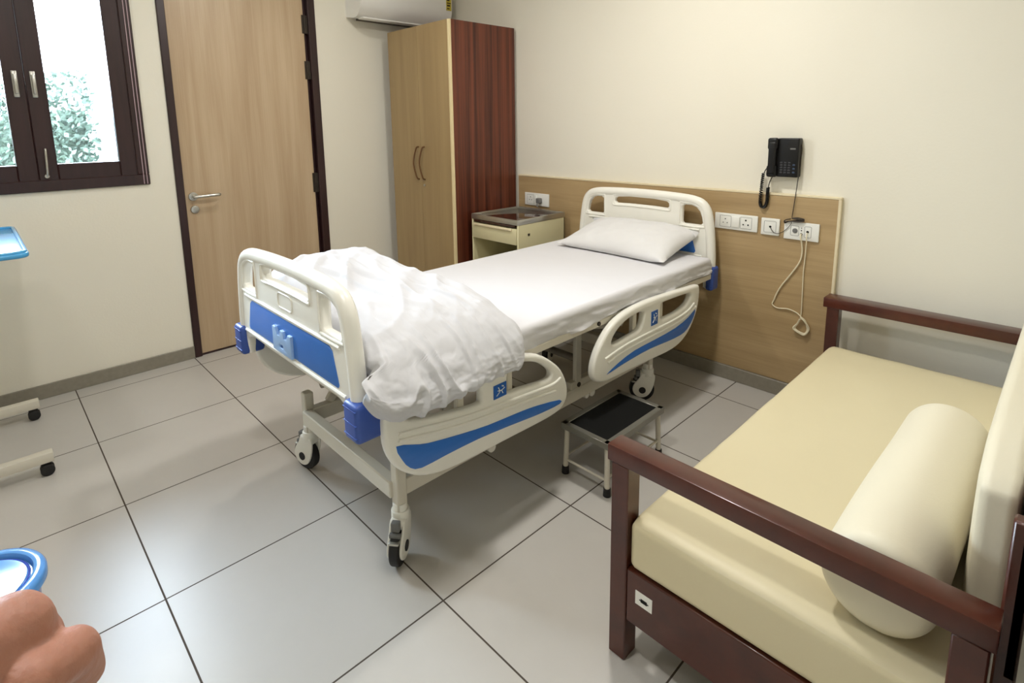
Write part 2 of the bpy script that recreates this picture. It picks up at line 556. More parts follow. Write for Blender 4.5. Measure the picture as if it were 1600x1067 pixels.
# ceiling lamps (real fixtures in the ceiling, above the frame)
for i, (x, y) in enumerate(LAMPS):
    t = thing('ceiling_light', (x, y, CEIL - 0.014), ['round ceiling lamp above the bed head, outside the picture', 'round ceiling lamp above the near sofa arm, outside the picture', 'round ceiling lamp above the wooden door side, outside the picture', 'round ceiling lamp above the window side, outside the picture'][i], 'ceiling light', group='ceiling lamps')
    bm = bmesh.new()
    alathe(bm, [(0.095, CEIL - 0.001), (0.115, CEIL - 0.001), (0.115, CEIL - 0.008), (0.105, CEIL - 0.014), (0.095, CEIL - 0.012), (0.095, CEIL - 0.001)], x, y)
    link('lamp_ring', tomesh(bm), M['white'], t)
    bm = bmesh.new()
    alathe(bm, [(0, CEIL - 0.001), (0.094, CEIL - 0.001), (0.094, CEIL - 0.006), (0, CEIL - 0.006)], x, y)
    link('lamp_diffuser', tomesh(bm), M['lamp'], t)
    a = area('ceiling_lamp_light', (x, y, CEIL - 0.02), 0.2, LAMP_POWER * (1.5, 1.1, 0.6, 0.4)[i], LAMP_COLOR)
    a.data.shape = 'DISK'

# ------------------------------------------------------------------ outside the window
def hedge():
    bm = bmesh.new()
    rnd = random.Random(3)
    for i in range(20000):
        y = rnd.uniform(-6.0, -2.075)
        z = rnd.random() ** 0.8 * 1.84
        x = -2.2 - rnd.random() * 0.5 + 0.12 * math.sin(y * 3 + z * 2)
        z += 0.08 * math.sin(y * 5)
        c = Vector((x, y, max(0.02, z)))
        a = Vector((rnd.uniform(-1, 1), rnd.uniform(-1, 1), rnd.uniform(-1, 1))).normalized()
        b = a.orthogonal().normalized()
        s = rnd.uniform(0.02, 0.042)
        v = [bm.verts.new(c + a * s), bm.verts.new(c + b * s * 0.5), bm.verts.new(c - a * s), bm.verts.new(c - b * s * 0.5)]
        bm.faces.new(v)
    abox(bm, -2.85, -2.6, -6.0, -2.1, 0.0, 1.6)
    return tomesh(bm)
tag(link('hedge', hedge(), M['hedge'], None, 0), 'pale green leafy hedge seen through the window panes', 'hedge', kind='stuff')
tag(link('exterior_wall', box(-6.5, -0.2, -2.02, -1.7, -0.1, 3.0), M['extwall']), 'white outdoor wall seen through the right part of the window', 'wall', kind='structure')
tag(link('exterior_ground', box(-6.5, -0.2, -8, -2.02, -0.2, -0.1), M['gravel']), 'pale ground outside below the window', 'ground', kind='structure')
bm = bmesh.new()
atube(bm, [(-0.75, -2.06, 3.0), (-0.75, -2.06, 2.2), (-0.76, -2.06, 2.02), (-0.74, -2.02, 1.96)], 0.022)
tag(link('drain_pipe', tomesh(bm), M['pipe']), 'thin grey blue pipe on the white wall outside the window', 'pipe')

# ------------------------------------------------------------------ air conditioner
t = thing('air_conditioner', (0.0, -0.53, 2.17), 'white wall air conditioner above the wardrobe with a yellow label', 'air conditioner')
prof = [(0.0, 2.18), (0.13, 2.165), (0.185, 2.20), (0.215, 2.26), (0.222, 2.34), (0.21, 2.43), (0.17, 2.455), (0, 2.455)]
def xprof(prof, y0, y1, bev=0.0):
    b = bmesh.new()
    A = [b.verts.new((x, y0, z)) for x, z in prof]
    B = [b.verts.new((x, y1, z)) for x, z in prof]
    n = len(prof)
    for i in range(n): b.faces.new((A[i], A[(i + 1) % n], B[(i + 1) % n], B[i]))
    b.faces.new(A[::-1]); b.faces.new(B)
    return b
sp = [(p.x, p.z) for p in catmull([(x, 0, z) for x, z in prof], 4)]
link('casing', tomesh(xprof(sp, -0.86, -0.075)), M['ac'], t)
link('air_flap', box(0.095, 0.165, -0.82, -0.12, 2.158, 2.168, bev=0.003, mtx=None), M['ac'], t)
bm = bmesh.new()
abox(bm, 0.03, 0.09, -0.80, -0.14, 2.160, 2.176)
link('air_outlet', tomesh(bm), mat('dark_air_outlet', sr(70, 62, 52), 0.6), t, 0)
bm = bmesh.new()
abox(bm, 0.205, 0.2235, -0.130, -0.082, 2.285, 2.40)
sl = link('energy_label', tomesh(bm), M['sticker_y'], t, 0)
bm = bmesh.new()
for k, z in enumerate((2.295, 2.315, 2.335, 2.355, 2.375)):
    link('label_print', box(0.2232, 0.2242, -0.124, -0.10 + 0.006 * (k % 3), z, z + 0.008 + 0.004 * (k % 2)), M['bolt'], sl, 0)
link('brand_mark', box(0.218, 0.2195, -0.45, -0.39, 2.292, 2.300), M['grey'], t, 0)

# ------------------------------------------------------------------ wardrobe
t = thing('wardrobe', (0.485, -0.31, 0), 'tall wardrobe with pale doors and a reddish wood side in the corner', 'wardrobe')
WX0, WX1, WYF, WT = 0.13, 0.845, -0.61, 2.083
bm = bmesh.new()
abox(bm, WX0, WX1 - 0.02, WYF + 0.02, -0.022, 0.0, WT - 0.0)
link('carcass', tomesh(bm), M['ward_red'], t, 0)
link('side_panel', box(WX1 - 0.02, WX1, WYF + 0.018, -0.022, 0.0, WT, bev=0.001, seg=1), M['ward_red'], t, 0)
link('edge_band', box(WX1 - 0.018, WX1 + 0.001, WYF - 0.001, WYF + 0.018, 0.0, WT, bev=0.002, seg=1), M['edge'], t, 0)
xm = (WX0 + WX1) / 2
for x0, x1, hx in ((WX0, xm - 0.001, xm - 0.035), (xm + 0.001, WX1 - 0.018, xm + 0.035)):
    d = link('wardrobe_door', box(x0, x1, WYF, WYF + 0.018, 0.06, WT, bev=0.001, seg=1), M['ward_wood'], t, 0)
    bm = bmesh.new()
    atube(bm, [(hx + 0.008, WYF, 1.04), (hx + 0.004, WYF - 0.02, 1.055), (hx - 0.018, WYF - 0.028, 1.155), (hx + 0.006, WYF - 0.02, 1.255), (hx + 0.012, WYF, 1.27)], 0.0055)
    link('door_handle', tomesh(bm), mat('dull_bronze_handle', sr(120, 88, 60), 0.3, metal=0.7), d)
    if x0 > xm - 0.1:
        link('key_lock', tomesh(acyl(bmesh.new(), (hx, WYF - 0.006, 1.0), (hx, WYF, 1.0), 0.009)), M['steel'], d)

# ------------------------------------------------------------------ bedside locker
t = thing('bedside_locker', (1.13, -0.28, 0), 'cream metal bedside locker with dark railed top between wardrobe and bed', 'bedside locker')
LX0, LX1, LY0, LY1 = 0.905, 1.345, -0.51, -0.06
bm = bmesh.new()
abox(bm, LX1 - 0.012, LX1, LY0, LY1, 0.08, 0.805, 0.003, 1)
abox(bm, LX0, LX0 + 0.012, LY0, LY1, 0.08, 0.805, 0.003, 1)
abox(bm, LX0, LX1, LY1 - 0.012, LY1, 0.08, 0.805, 0.003, 1)
abox(bm, LX0 + 0.012, LX1 - 0.012, LY0 + 0.01, LY1, 0.46, 0.475)
abox(bm, LX0 + 0.012, LX1 - 0.012, LY0 + 0.01, LY1, 0.08, 0.1)
link('locker_body', tomesh(bm), M['locker'], t)
bm = bmesh.new()
abox(bm, LX0 + 0.014, LX1 - 0.014, LY0 - 0.004, LY0 + 0.3, 0.665, 0.768, 0.004, 2)
dw = link('drawer', tomesh(bm), M['locker'], t)
link('drawer_grip', box(LX0 + 0.03, LX1 - 0.05, LY0 - 0.012, LY0 - 0.002, 0.752, 0.766, bev=0.003), M['panel_edge'], dw)
link('pull_out_board', box(LX0 + 0.03, LX1 - 0.03, LY0 - 0.004, LY0 + 0.2, 0.776, 0.790, bev=0.002), M['locker_top'], t)
link('locker_door', box(LX0 + 0.014, LX1 - 0.014, LY0 - 0.003, LY0 + 0.012, 0.11, 0.455, bev=0.003), M['locker'], t)
link('locker_top', box(LX0 + 0.008, LX1 - 0.008, LY0 + 0.008, LY1 - 0.008, 0.80, 0.812, bev=0.002), M['locker_top'], t)
bm = bmesh.new()
for (a, b, c, d) in ((LX0 - 0.003, LX0 + 0.006, LY0, LY1), (LX1 - 0.006, LX1 + 0.003, LY0, LY1), (LX0, LX1, LY0 - 0.003, LY0 + 0.006), (LX0, LX1, LY1 - 0.006, LY1 + 0.003)):
    abox(bm, a, b, c, d, 0.792, 0.826, 0.003, 2)
link('top_rail', tomesh(bm), M['steel'], t)
link('side_latch', box(LX1 - 0.001, LX1 + 0.004, -0.42, -0.405, 0.715, 0.73, bev=0.001, seg=1), M['bolt'], t)
for a, b in ((LX0 + 0.03, LY0 + 0.03), (LX1 - 0.03, LY0 + 0.03), (LX0 + 0.03, LY1 - 0.03), (LX1 - 0.03, LY1 - 0.03)):
    link('locker_foot', tomesh(acyl(bmesh.new(), (a, b, 0), (a, b, 0.082), 0.016)), M['rubber'], t)

# ------------------------------------------------------------------ hospital bed
BX = 1.965
bed = thing('hospital_bed', (BX, -1.16, 0), 'hospital bed with ivory and blue plastic boards and side rails on white casters', 'hospital bed')

def board(name, yc, dz, bz0, bz1, sgn, label):
    """sgn -1: footboard (outer face towards -y), +1: headboard."""
    half = [(0.0, 0.672), (0.20, 0.672), (0.33, 0.674), (0.372, 0.66), (0.392, 0.62), (0.398, 0.575), (0.40, bz0 + 0.004)]
    out = [(0.447, bz0 + 0.004), (0.455, 0.60), (0.456, 0.68), (0.452, 0.75), (0.444, 0.83), (0.432, 0.91), (0.418, 0.955), (0.395, 0.985), (0.36, 1.002), (0.31, 1.013), (0.22, 1.020), (0.11, 1.025), (0.0, 1.027)]
    H = [(a, b + (dz if b > 0.62 else 0)) for a, b in half + out]
    outer = [(a, b) for a, b in H] + [(-a, b) for a, b in H[::-1][1:-1]]
    # side windows
    w = [(0.262, 0.872), (0.270, 0.862), (0.372, 0.862), (0.384, 0.874), (0.378, 0.905), (0.366, 0.935), (0.345, 0.956), (0.318, 0.965), (0.278, 0.966), (0.264, 0.956)]
    wr = [(a, b + dz) for a, b in w]
    wl = [(-a, b) for a, b in wr[::-1]]
    sl = [(-0.17, 0.935), (-0.08, 0.938), (0.08, 0.938), (0.17, 0.935), (0.182, 0.946), (0.180, 0.962), (0.168, 0.972), (0.08, 0.980), (-0.08, 0.980), (-0.168, 0.972), (-0.180, 0.962), (-0.182, 0.946)]
    sl = [(a, b + dz) for a, b in sl]
    f = lambda a, b, d: (BX + a, yc + d, b)
    me = plate([outer, wr, wl, sl], 0.034, 0.010, f, 3)
    brd = link(name, me, M['ivory'], bed, 50)
    if label: brd['label'] = label
    # rims round the openings and moulded ribs, both faces
    bm = bmesh.new()
    for fy in (-1, 1):
        y = yc + fy * 0.0165
        for lp in (wr, wl, sl):
            cx = sum(a for a, b in lp) / len(lp); cz = sum(b for a, b in lp) / len(lp)
            k = 1.0
            atube(bm, [(BX + cx + (a - cx) * (1 + 0.012 / max(0.03, abs(a - cx))) if abs(a - cx) > 0.03 else BX + a, y, cz + (b - cz) * (1 + 0.012 / max(0.012, abs(b - cz)))) for a, b in lp], 0.005, 8, True, 3)
        for z, hw in ((0.835, 0.37), (0.692, 0.39)):
            atube(bm, [(BX - hw, y, z + dz), (BX, y, z + dz), (BX + hw, y, z + dz)], 0.007, 8, False, 4)
    link('moulded_rim', tomesh(bm), M['ivory'], brd)
    arch = [(a * 0.947, 0.0, b) for a, b in H if a > 0.19 or b > 0.8][0:0]
    hh = [(0.430, bz0 + 0.004), (0.432, 0.60), (0.433, 0.68), (0.429, 0.75), (0.421, 0.83), (0.409, 0.905), (0.396, 0.945), (0.372, 0.974), (0.335, 0.989), (0.28, 0.997), (0.15, 1.003), (0.0, 1.005)]
    hh = [(a, b + (dz if b > 0.62 else 0)) for a, b in hh]
    path = [(BX + a, yc, b) for a, b in hh] + [(BX - a, yc, b) for a, b in hh[::-1][1:]]
    link('arched_tube', tube(path, 0.0255, seg=18, sm=5), M['ivory'], brd, 80)
    for fy in (-1, 1):
        y0 = yc + fy * 0.017
        pl = [(-0.345, 0.706), (0.345, 0.706), (0.352, 0.716), (0.322, 0.812), (0.305, 0.824), (-0.305, 0.824), (-0.322, 0.812), (-0.352, 0.716)]
        pl = [(a, b + dz) for a, b in pl]
        link('blue_inset', plate([pl], 0.005, 0.0015, lambda a, b, d: (BX + a, y0 + d, b), 1), M['blue'], brd)['label'] = 'royal blue inset panel'
    if sgn < 0:
        y = yc - 0.0175
        bm = bmesh.new()
        atube(bm, [(BX + a, y, b + dz) for a, b in rrect(-0.055, 0.055, 0.862, 0.912, 0.014, 3)], 0.0025, 8, True, 0)
        link('card_recess', tomesh(bm), M['ivory'], brd)
        em = [(-0.10, 0.668), (0.046, 0.668), (0.046, 0.737), (0.024, 0.737), (0.018, 0.718), (-0.004, 0.742), (-0.034, 0.742), (-0.046, 0.718), (-0.072, 0.744), (-0.098, 0.744)]
        em = [(-0.10, 0.664), (0.048, 0.664), (0.049, 0.742), (0.026, 0.742), (0.014, 0.722), (-0.008, 0.720), (-0.012, 0.744), (-0.034, 0.744), (-0.040, 0.724), (-0.062, 0.722), (-0.076, 0.746), (-0.098, 0.746)]
        me = plate([em, rrect(-0.045, -0.015, 0.682, 0.694, 0.004, 2)], 0.012, 0.002, lambda a, b, d: (BX + a, y - 0.006 + d, b), 1)
        link('castellated_bracket', me, M['lblue'], brd)['label'] = 'light blue castle-shaped bracket'
    # corner bumpers
    for sx in (-1, 1):
        x0, x1 = sorted((BX + sx * (0.400 if sgn < 0 else 0.425), BX + sx * (0.478 if sgn < 0 else 0.466)))
        if sgn < 0: ya, yb = yc - 0.038, yc + 0.050
        else: ya, yb = yc - 0.04, yc + 0.035
        bm = bmesh.new()
        abox(bm, x0, x1, ya, yb, bz0, bz1, 0.014, 4)
        for z in (bz0 + 0.02, (bz0 + bz1) / 2, bz1 - 0.016):
            abox(bm, x0 + 0.004, x1 - 0.004, ya - 0.0015, yb, z - 0.002, z + 0.002, 0.0018, 2)
        link('corner_bumper', tomesh(bm), M['blue2'], brd)['label'] = 'blue corner bumper'
    return brd
board('headboard', -0.10, 0.0, 0.515, 0.645, 1, None)
board('footboard', -2.208, -0.04, 0.545, 0.660, -1, None)

# side rails (lowered)
HR = dict(
    outer=[(-0.346, 0.596), (-0.343, 0.54), (-0.363, 0.472), (-0.42, 0.398), (-0.5, 0.352), (-0.60, 0.336), (-0.75, 0.340), (-0.90, 0.348), (-1.06, 0.353), (-1.14, 0.357), (-1.19, 0.375), (-1.215, 0.41), (-1.208, 0.465), (-1.175, 0.52), (-1.12, 0.572), (-1.05, 0.607), (-0.954, 0.626), (-0.86, 0.631), (-0.768, 0.631), (-0.66, 0.626), (-0.559, 0.620), (-0.45, 0.613), (-0.37, 0.608)],
    h1=[(-1.08, 0.503), (-1.085, 0.53), (-1.04, 0.565), (-0.97, 0.587), (-0.90, 0.594), (-0.86, 0.590), (-0.85, 0.578), (-0.86, 0.538), (-0.89, 0.512), (-0.97, 0.506)],
    h2=[(-0.70, 0.516), (-0.712, 0.55), (-0.71, 0.585), (-0.69, 0.592), (-0.586, 0.590), (-0.47, 0.584), (-0.432, 0.575), (-0.44, 0.55), (-0.48, 0.527), (-0.55, 0.514), (-0.63, 0.512)],
    st=[(-1.127, 0.389), (-1.039, 0.414), (-0.922, 0.432), (-0.756, 0.434), (-0.575, 0.440), (-0.45, 0.462), (-0.387, 0.486), (-0.40, 0.45), (-0.46, 0.403), (-0.53, 0.390), (-0.65, 0.393), (-0.80, 0.402), (-0.945, 0.400), (-1.05, 0.394)],
    rib=[(-1.14, 0.46), (-1.0, 0.477), (-0.8, 0.482), (-0.6, 0.484), (-0.47, 0.496), (-0.40, 0.522)],
    rib2=[(-1.12, 0.437), (-1.0, 0.455), (-0.8, 0.459), (-0.6, 0.462), (-0.48, 0.472), (-0.38, 0.50)],
    sk=(-0.795, -0.742, 0.508, 0.574))
FR = dict(
    outer=[(-2.168, 0.617), (-2.174, 0.57), (-2.166, 0.50), (-2.135, 0.438), (-2.08, 0.39), (-2.01, 0.360), (-1.92, 0.347), (-1.80, 0.343), (-1.65, 0.339), (-1.53, 0.336), (-1.45, 0.338), (-1.40, 0.352), (-1.376, 0.39), (-1.380, 0.44), (-1.41, 0.50), (-1.46, 0.55), (-1.53, 0.597), (-1.60, 0.620), (-1.69, 0.633), (-1.82, 0.639), (-1.96, 0.640), (-2.08, 0.637), (-2.14, 0.632)],
    h1=[(-2.10, 0.58), (-2.095, 0.60), (-2.05, 0.61), (-1.93, 0.61), (-1.83, 0.606), (-1.818, 0.59), (-1.812, 0.530), (-1.825, 0.519), (-1.90, 0.528), (-1.99, 0.545), (-2.06, 0.562)],
    h2=[(-1.69, 0.51), (-1.695, 0.55), (-1.685, 0.59), (-1.65, 0.598), (-1.60, 0.593), (-1.54, 0.570), (-1.485, 0.530), (-1.468, 0.503), (-1.485, 0.488), (-1.56, 0.494), (-1.63, 0.503)],
    st=[(-2.139, 0.511), (-2.08, 0.492), (-2.028, 0.474), (-1.90, 0.450), (-1.784, 0.433), (-1.65, 0.423), (-1.55, 0.412), (-1.425, 0.388), (-1.425, 0.372), (-1.50, 0.373), (-1.577, 0.379), (-1.70, 0.392), (-1.832, 0.403), (-1.966, 0.406), (-2.055, 0.406), (-2.095, 0.424), (-2.121, 0.461)],
    rib=[(-2.13, 0.545), (-2.05, 0.531), (-1.95, 0.512), (-1.80, 0.492), (-1.60, 0.474), (-1.47, 0.464), (-1.42, 0.474)],
    rib2=[(-2.13, 0.525), (-2.05, 0.508), (-1.95, 0.488), (-1.80, 0.468), (-1.60, 0.450), (-1.45, 0.434)],
    sk=(-1.760, -1.702, 0.512, 0.560))
def rail(D, sx, name):
    xc = BX + sx * 0.482
    f = lambda a, b, d: (xc + d, a, b)
    r = link(name, plate([D['outer'], D['h1'], D['h2']], 0.034, 0.012, f, 3, smooth=3), M['ivory'], bed, 50)
    fx = xc + sx * 0.017
    bm = bmesh.new()
    for key in ('rib', 'rib2'):
        atube(bm, [(fx, a, b) for a, b in D[key]], 0.0058, 8)
    link('rail_rib', tomesh(bm), M['ivory'], r)
    link('blue_stripe', plate([D['st']], 0.004, 0.001, lambda a, b, d: (fx + d, a, b), 1, smooth=2), M['blue'], r)['label'] = 'blue curved stripe'
    a, b, c, d = D['sk']
    s = link('rail_sticker', box(fx - 0.001, fx + 0.0022, a, b, c, d) if sx > 0 else box(fx - 0.0022, fx + 0.001, a, b, c, d), M['sticker_blue'], r, 0)
    bm = bmesh.new()
    q = fx + sx * 0.0026
    w, h = b - a, d - c
    atube(bm, [(q, a + w * 0.2, c + h * 0.2), (q, a + w * 0.45, c + h * 0.45), (q, a + w * 0.35, c + h * 0.8)], 0.0016, 6)
    atube(bm, [(q, a + w * 0.3, c + h * 0.55), (q, a + w * 0.6, c + h * 0.5), (q, a + w * 0.85, c + h * 0.62)], 0.0016, 6)
    atube(bm, [(q, a + w * 0.6, c + h * 0.5), (q, a + w * 0.7, c + h * 0.25)], 0.0016, 6)
    atube(bm, [(q, a + w * 0.75, c + h * 0.75), (q, a + w * 0.62, c + h * 0.82)], 0.0025, 6)
    link('sticker_figure', tomesh(bm), M['white'], s)
    # support arm linking rail to frame
    ym = (max(p[0] for p in D['outer']) + min(p[0] for p in D['outer'])) / 2
    for yy in (ym - 0.10, ym + 0.12):
        xa, xb = sorted((BX + sx * 0.446, xc - sx * 0.012))
        link('rail_arm', box(xa, xb, yy - 0.014, yy + 0.014, 0.42, 0.60, bev=0.004, seg=1), M['bedmetal'], r)
    return r
for sx in (1, -1):
    rail(HR, sx, 'side_rail')
    rail(FR, sx, 'side_rail')

# upper frame
bm = bmesh.new()
for sx in (-1, 1):
    x0, x1 = sorted((BX + sx * 0.425, BX + sx * 0.457))
    abox(bm, x0, x1, -2.16, -0.13, 0.582, 0.612, 0.003, 1)
for y in (-2.16, -1.75, -1.2, -0.7, -0.17):
    abox(bm, BX - 0.42, BX + 0.42, y, y + 0.03, 0.56, 0.598, 0.003, 1)
link('upper_frame', tomesh(bm), M['bedmetal'], bed)
for y in (-1.13, -0.95):
    link('frame_bolt', tomesh(acyl(bmesh.new(), (BX + 0.456, y, 0.598), (BX + 0.463, y, 0.598), 0.009, seg=12)), M['bolt'], bed)
# mattress support platform slats
bm = bmesh.new()
for k in range(24):
    y = -2.14 + k * 0.084
    abox(bm, BX - 0.41, BX + 0.41, y, y + 0.05, 0.598, 0.603)
link('bed_platform', tomesh(bm), M['bedmetal_dark'], bed, 0)
# base frame
bm = bmesh.new()
for sx in (-1, 1):
    xc = BX + sx * 0.325
    abox(bm, xc - 0.02, xc + 0.02, -2.04, -0.50, 0.215, 0.275, 0.004, 1)
for y in (-2.045, -0.55):
    abox(bm, BX - 0.325, BX + 0.325, y - 0.02, y + 0.02, 0.215, 0.275, 0.004, 1)
link('base_frame', tomesh(bm), M['bedmetal'], bed)
for sx in (-1, 1):
    for y in (-2.035, -0.54):
        xc = BX + sx * 0.335
        link('frame_post', box(xc - 0.019, xc + 0.019, y - 0.019, y + 0.019, 0.16, 0.345 if y < -1 else 0.31, bev=0.004, seg=1), M['bedmetal'], bed)
# lift linkage, cross tubes and cranks
for sx in (-1, 1):
    x = BX + sx * 0.325
    for (y0, z0, y1, z1) in ((-1.11, 0.29, -1.11, 0.56), (-1.11, 0.555, -0.80, 0.475), (-1.95, 0.28, -1.75, 0.56), (-0.80, 0.475, -0.72, 0.56)):
        d = Vector((0, y1 - y0, z1 - z0)); L = d.length
        ang = math.atan2(-(y1 - y0), z1 - z0)
        mt = Matrix.Translation((x + 0.006 * (z1 > z0), (y0 + y1) / 2, (z0 + z1) / 2)) @ Matrix.Rotation(ang, 4, 'X')
        link('lift_link', box(-0.010, 0.010, -0.019, 0.019, -L / 2, L / 2, bev=0.003, seg=1, mtx=mt), M['bedmetal'], bed)
    link('linkage_bracket', box(x - 0.015, x + 0.015, -1.16, -0.90, 0.27, 0.305, bev=0.003, seg=1), M['bedmetal'], bed)
for sx in (-1, 1):
    x = BX + sx * 0.34
    for y, z in ((-1.11, 0.548), (-1.11, 0.285)):
        link('linkage_bolt', tomesh(acyl(bmesh.new(), (x - 0.004, y, z), (x + 0.004, y, z), 0.011, seg=14)), M['bolt'], bed)
bm = bmesh.new()
for (a, b, r) in (((BX - 0.33, -1.11, 0.4), (BX + 0.33, -1.11, 0.4), 0.016), ((BX - 0.33, -1.45, 0.36), (BX + 0.33, -1.45, 0.36), 0.014), ((BX - 0.05, -2.10, 0.50), (BX - 0.05, -1.2, 0.44), 0.016), ((BX + 0.12, -2.10, 0.50), (BX + 0.12, -1.4, 0.42), 0.014), ((BX - 0.33, -0.8, 0.5), (BX + 0.33, -0.8, 0.5), 0.014)):
    acyl(bm, a, b, r, seg=16)
abox(bm, BX - 0.1, BX + 0.02, -1.5, -1.2, 0.38, 0.47, 0.01, 2)
abox(bm, BX + 0.06, BX + 0.2, -1.75, -1.55, 0.42, 0.52, 0.01, 2)
abox(bm, BX - 0.3, BX - 0.26, -2.0, -0.6, 0.5, 0.54, 0.004, 1)
abox(bm, BX + 0.2, BX + 0.24, -2.0, -0.6, 0.5, 0.54, 0.004, 1)
link('crank_mechanism', tomesh(bm), M['bedmetal_dark'], bed)
# central brake caster pedal (small white fitting seen under the rails)
for y, r in ((-1.0, 0.018), (-1.04, 0.014), (-1.62, 0.018)):
    link('frame_knob', tomesh(acyl(bmesh.new(), (2.26, y, 0.205), (2.30, y, 0.205), r, bev=0.003)), M['ivory'], bed)

def caster(x, y, ang):
    """ang: heading of the wheel plane about z (0: wheel rolls along y)."""
    mt = Matrix.Translation((x, y, 0)) @ Matrix.Rotation(ang, 4, 'Z')
    R = 0.0625
    off = -0.028
    c = link('caster', tomesh(acyl(acyl(bmesh.new(), (x, y, 0.135), (x, y, 0.175), 0.030, seg=28, bev=0.004), (x, y, 0.165), (x, y, 0.2), 0.024, seg=24, bev=0.003)), M['ivory'], bed)
    bm = bmesh.new()
    # housing fork
    for s in (-1, 1):
        pts = [(0.028, 0.150), (0.032, 0.11), (0.018, 0.06), (-0.005, 0.030), (-0.035, 0.022), (-0.062, 0.035), (-0.076, 0.06), (-0.07, 0.09), (-0.045, 0.125), (-0.03, 0.150)]
        me = plate([pts], 0.009, 0.003, lambda a, b, d: (s * 0.021 + d, a, b), 2, smooth=3)
        bm.from_mesh(me); bpy.data.meshes.remove(me)
    abox(bm, -0.024, 0.024, -0.04, 0.03, 0.122, 0.155, 0.008, 3)
    bm.transform(mt)
    link('caster_housing', tomesh(bm), M['ivory'], c)
    bm = bmesh.new()
    acyl(bm, (-0.0155, off, R), (0.0155, off, R), R, seg=48, bev=0.006)
    bm.transform(mt)
    w = link('wheel_tyre', tomesh(bm), M['rubber'], c)
    bm = bmesh.new()
    for s in (-1, 1):
        a, b = sorted((s * 0.015, s * 0.0165))
        acyl(bm, (a, off, R), (b, off, R), 0.044, seg=32)
        acyl(bm, (s * 0.0255, off, R), (s * 0.0285, off, R), 0.017, seg=24)
    bm.transform(mt)
    link('wheel_hub', tomesh(bm), M['rubber'], c)
    bm = bmesh.new()
    abox(bm, -0.014, 0.014, -0.058, -0.038, 0.128, 0.160, 0.003, 2)
    abox(bm, -0.019, 0.019, -0.066, -0.052, 0.112, 0.126, 0.003, 2)
    bm.transform(mt)
    link('brake_pedal', tomesh(bm), M['grey'], c)
    bm = bmesh.new()
    abox(bm, -0.018, 0.018, -0.082, -0.058, 0.098, 0.107, 0.004, 2)
    bm.transform(mt)
    link('brake_bar', tomesh(bm), M['steel'], c)
    return c
caster(2.30, -2.035, math.radians(38))
caster(1.63, -2.035, math.radians(-75))
caster(2.30, -0.54, math.radians(-50))
caster(1.63, -0.54, math.radians(20))

# ------------------------------------------------------------------ mattress with sheet
def fbm(x, y, z, o=4):
    return noise.fractal(Vector((x, y, z)), 0.9, 2.0, o)
def ridge(v):
    return 1 - abs(v) * 2

def mattress():
    x0, x1, y0, y1, zb, zt = 1.505, 2.425, -2.165, -0.14, 0.616, 0.70
    bm = bmesh.new()
    r = 0.022
    # section around (x,z) swept along y, closed with rounded ends
    NX, NY, NS = 90, 200, 10
    # build as a grid over the top plus skirts
    prof = []
    prof.append((x0, zb, -1))
    for k in range(NS): prof.append((x0, zb + (zt - r - zb) * k / NS, -1))
    for k in range(6):
        a = PI - PI / 2 * k / 6
        prof.append((x0 + r + r * math.cos(a), zt - r + r * math.sin(a), -0.5))
    for k in range(NX): prof.append((x0 + r + (x1 - x0 - 2 * r) * k / NX, zt, 0))
    for k in range(7):
        a = PI / 2 - PI / 2 * k / 6
        prof.append((x1 - r + r * math.cos(a), zt - r + r * math.sin(a), 0.5))
    for k in range(1, NS + 1): prof.append((x1, zt - r + (zb - zt + r) * k / NS, 1))
    rows = []
    for j in range(NY + 1):
        y = y0 + (y1 - y0) * j / NY
        e = min(j, NY - j) / NY * (y1 - y0)
        sh = 0.0
        if e < r: sh = r - math.sqrt(max(0, r * r - (r - e) ** 2))
        row = []
        for x, z, s in prof:
            zz = z - sh * (1 if z > zb + 0.02 else 0)
            xx = x
            # soft undulation
            n = 0.004 * fbm(x * 2.2, y * 2.2, 0.3)
            if s == 0: zz += n
            if abs(s) >= 0.5:
                h = (zt - z) / (zt - zb)
                w = fbm(y * 4.5, z * 16 + y * 3, 1.7)
                w2 = ridge(fbm(y * 3.0 + z * 5, z * 22, 8.1, 3))
                sag = -0.006 * h
                xx += math.copysign(1, s) * (0.009 * w * h + 0.015 * max(0, w2 - 0.35) * h + sag)
                # hanging hem towards the middle of the bed
                mid = math.exp(-((y + 1.58) / 0.30) ** 2)
                zz -= h ** 2 * (0.028 * mid + 0.003 * math.sin(y * 9))
            row.append(bm.verts.new((xx, y, zz)))
        rows.append(row)
    for A, B in zip(rows, rows[1:]):
        for k in range(len(prof) - 1): bm.faces.new((A[k], A[k + 1], B[k + 1], B[k]))
    bm.faces.new(rows[0]); bm.faces.new(rows[-1])
    return tomesh(bm)
mt_ = thing('mattress', (BX, -1.16, 0.604), 'thin mattress covered by a smooth white sheet on the hospital bed', 'mattress')
link('mattress_core', box(1.515, 2.41, -2.155, -0.15, 0.606, 0.688, bev=0.02), M['white'], mt_)
link('bed_sheet', mattress(), M['sheet'], mt_, 60)['label'] = 'white cotton sheet with a wrinkled side'

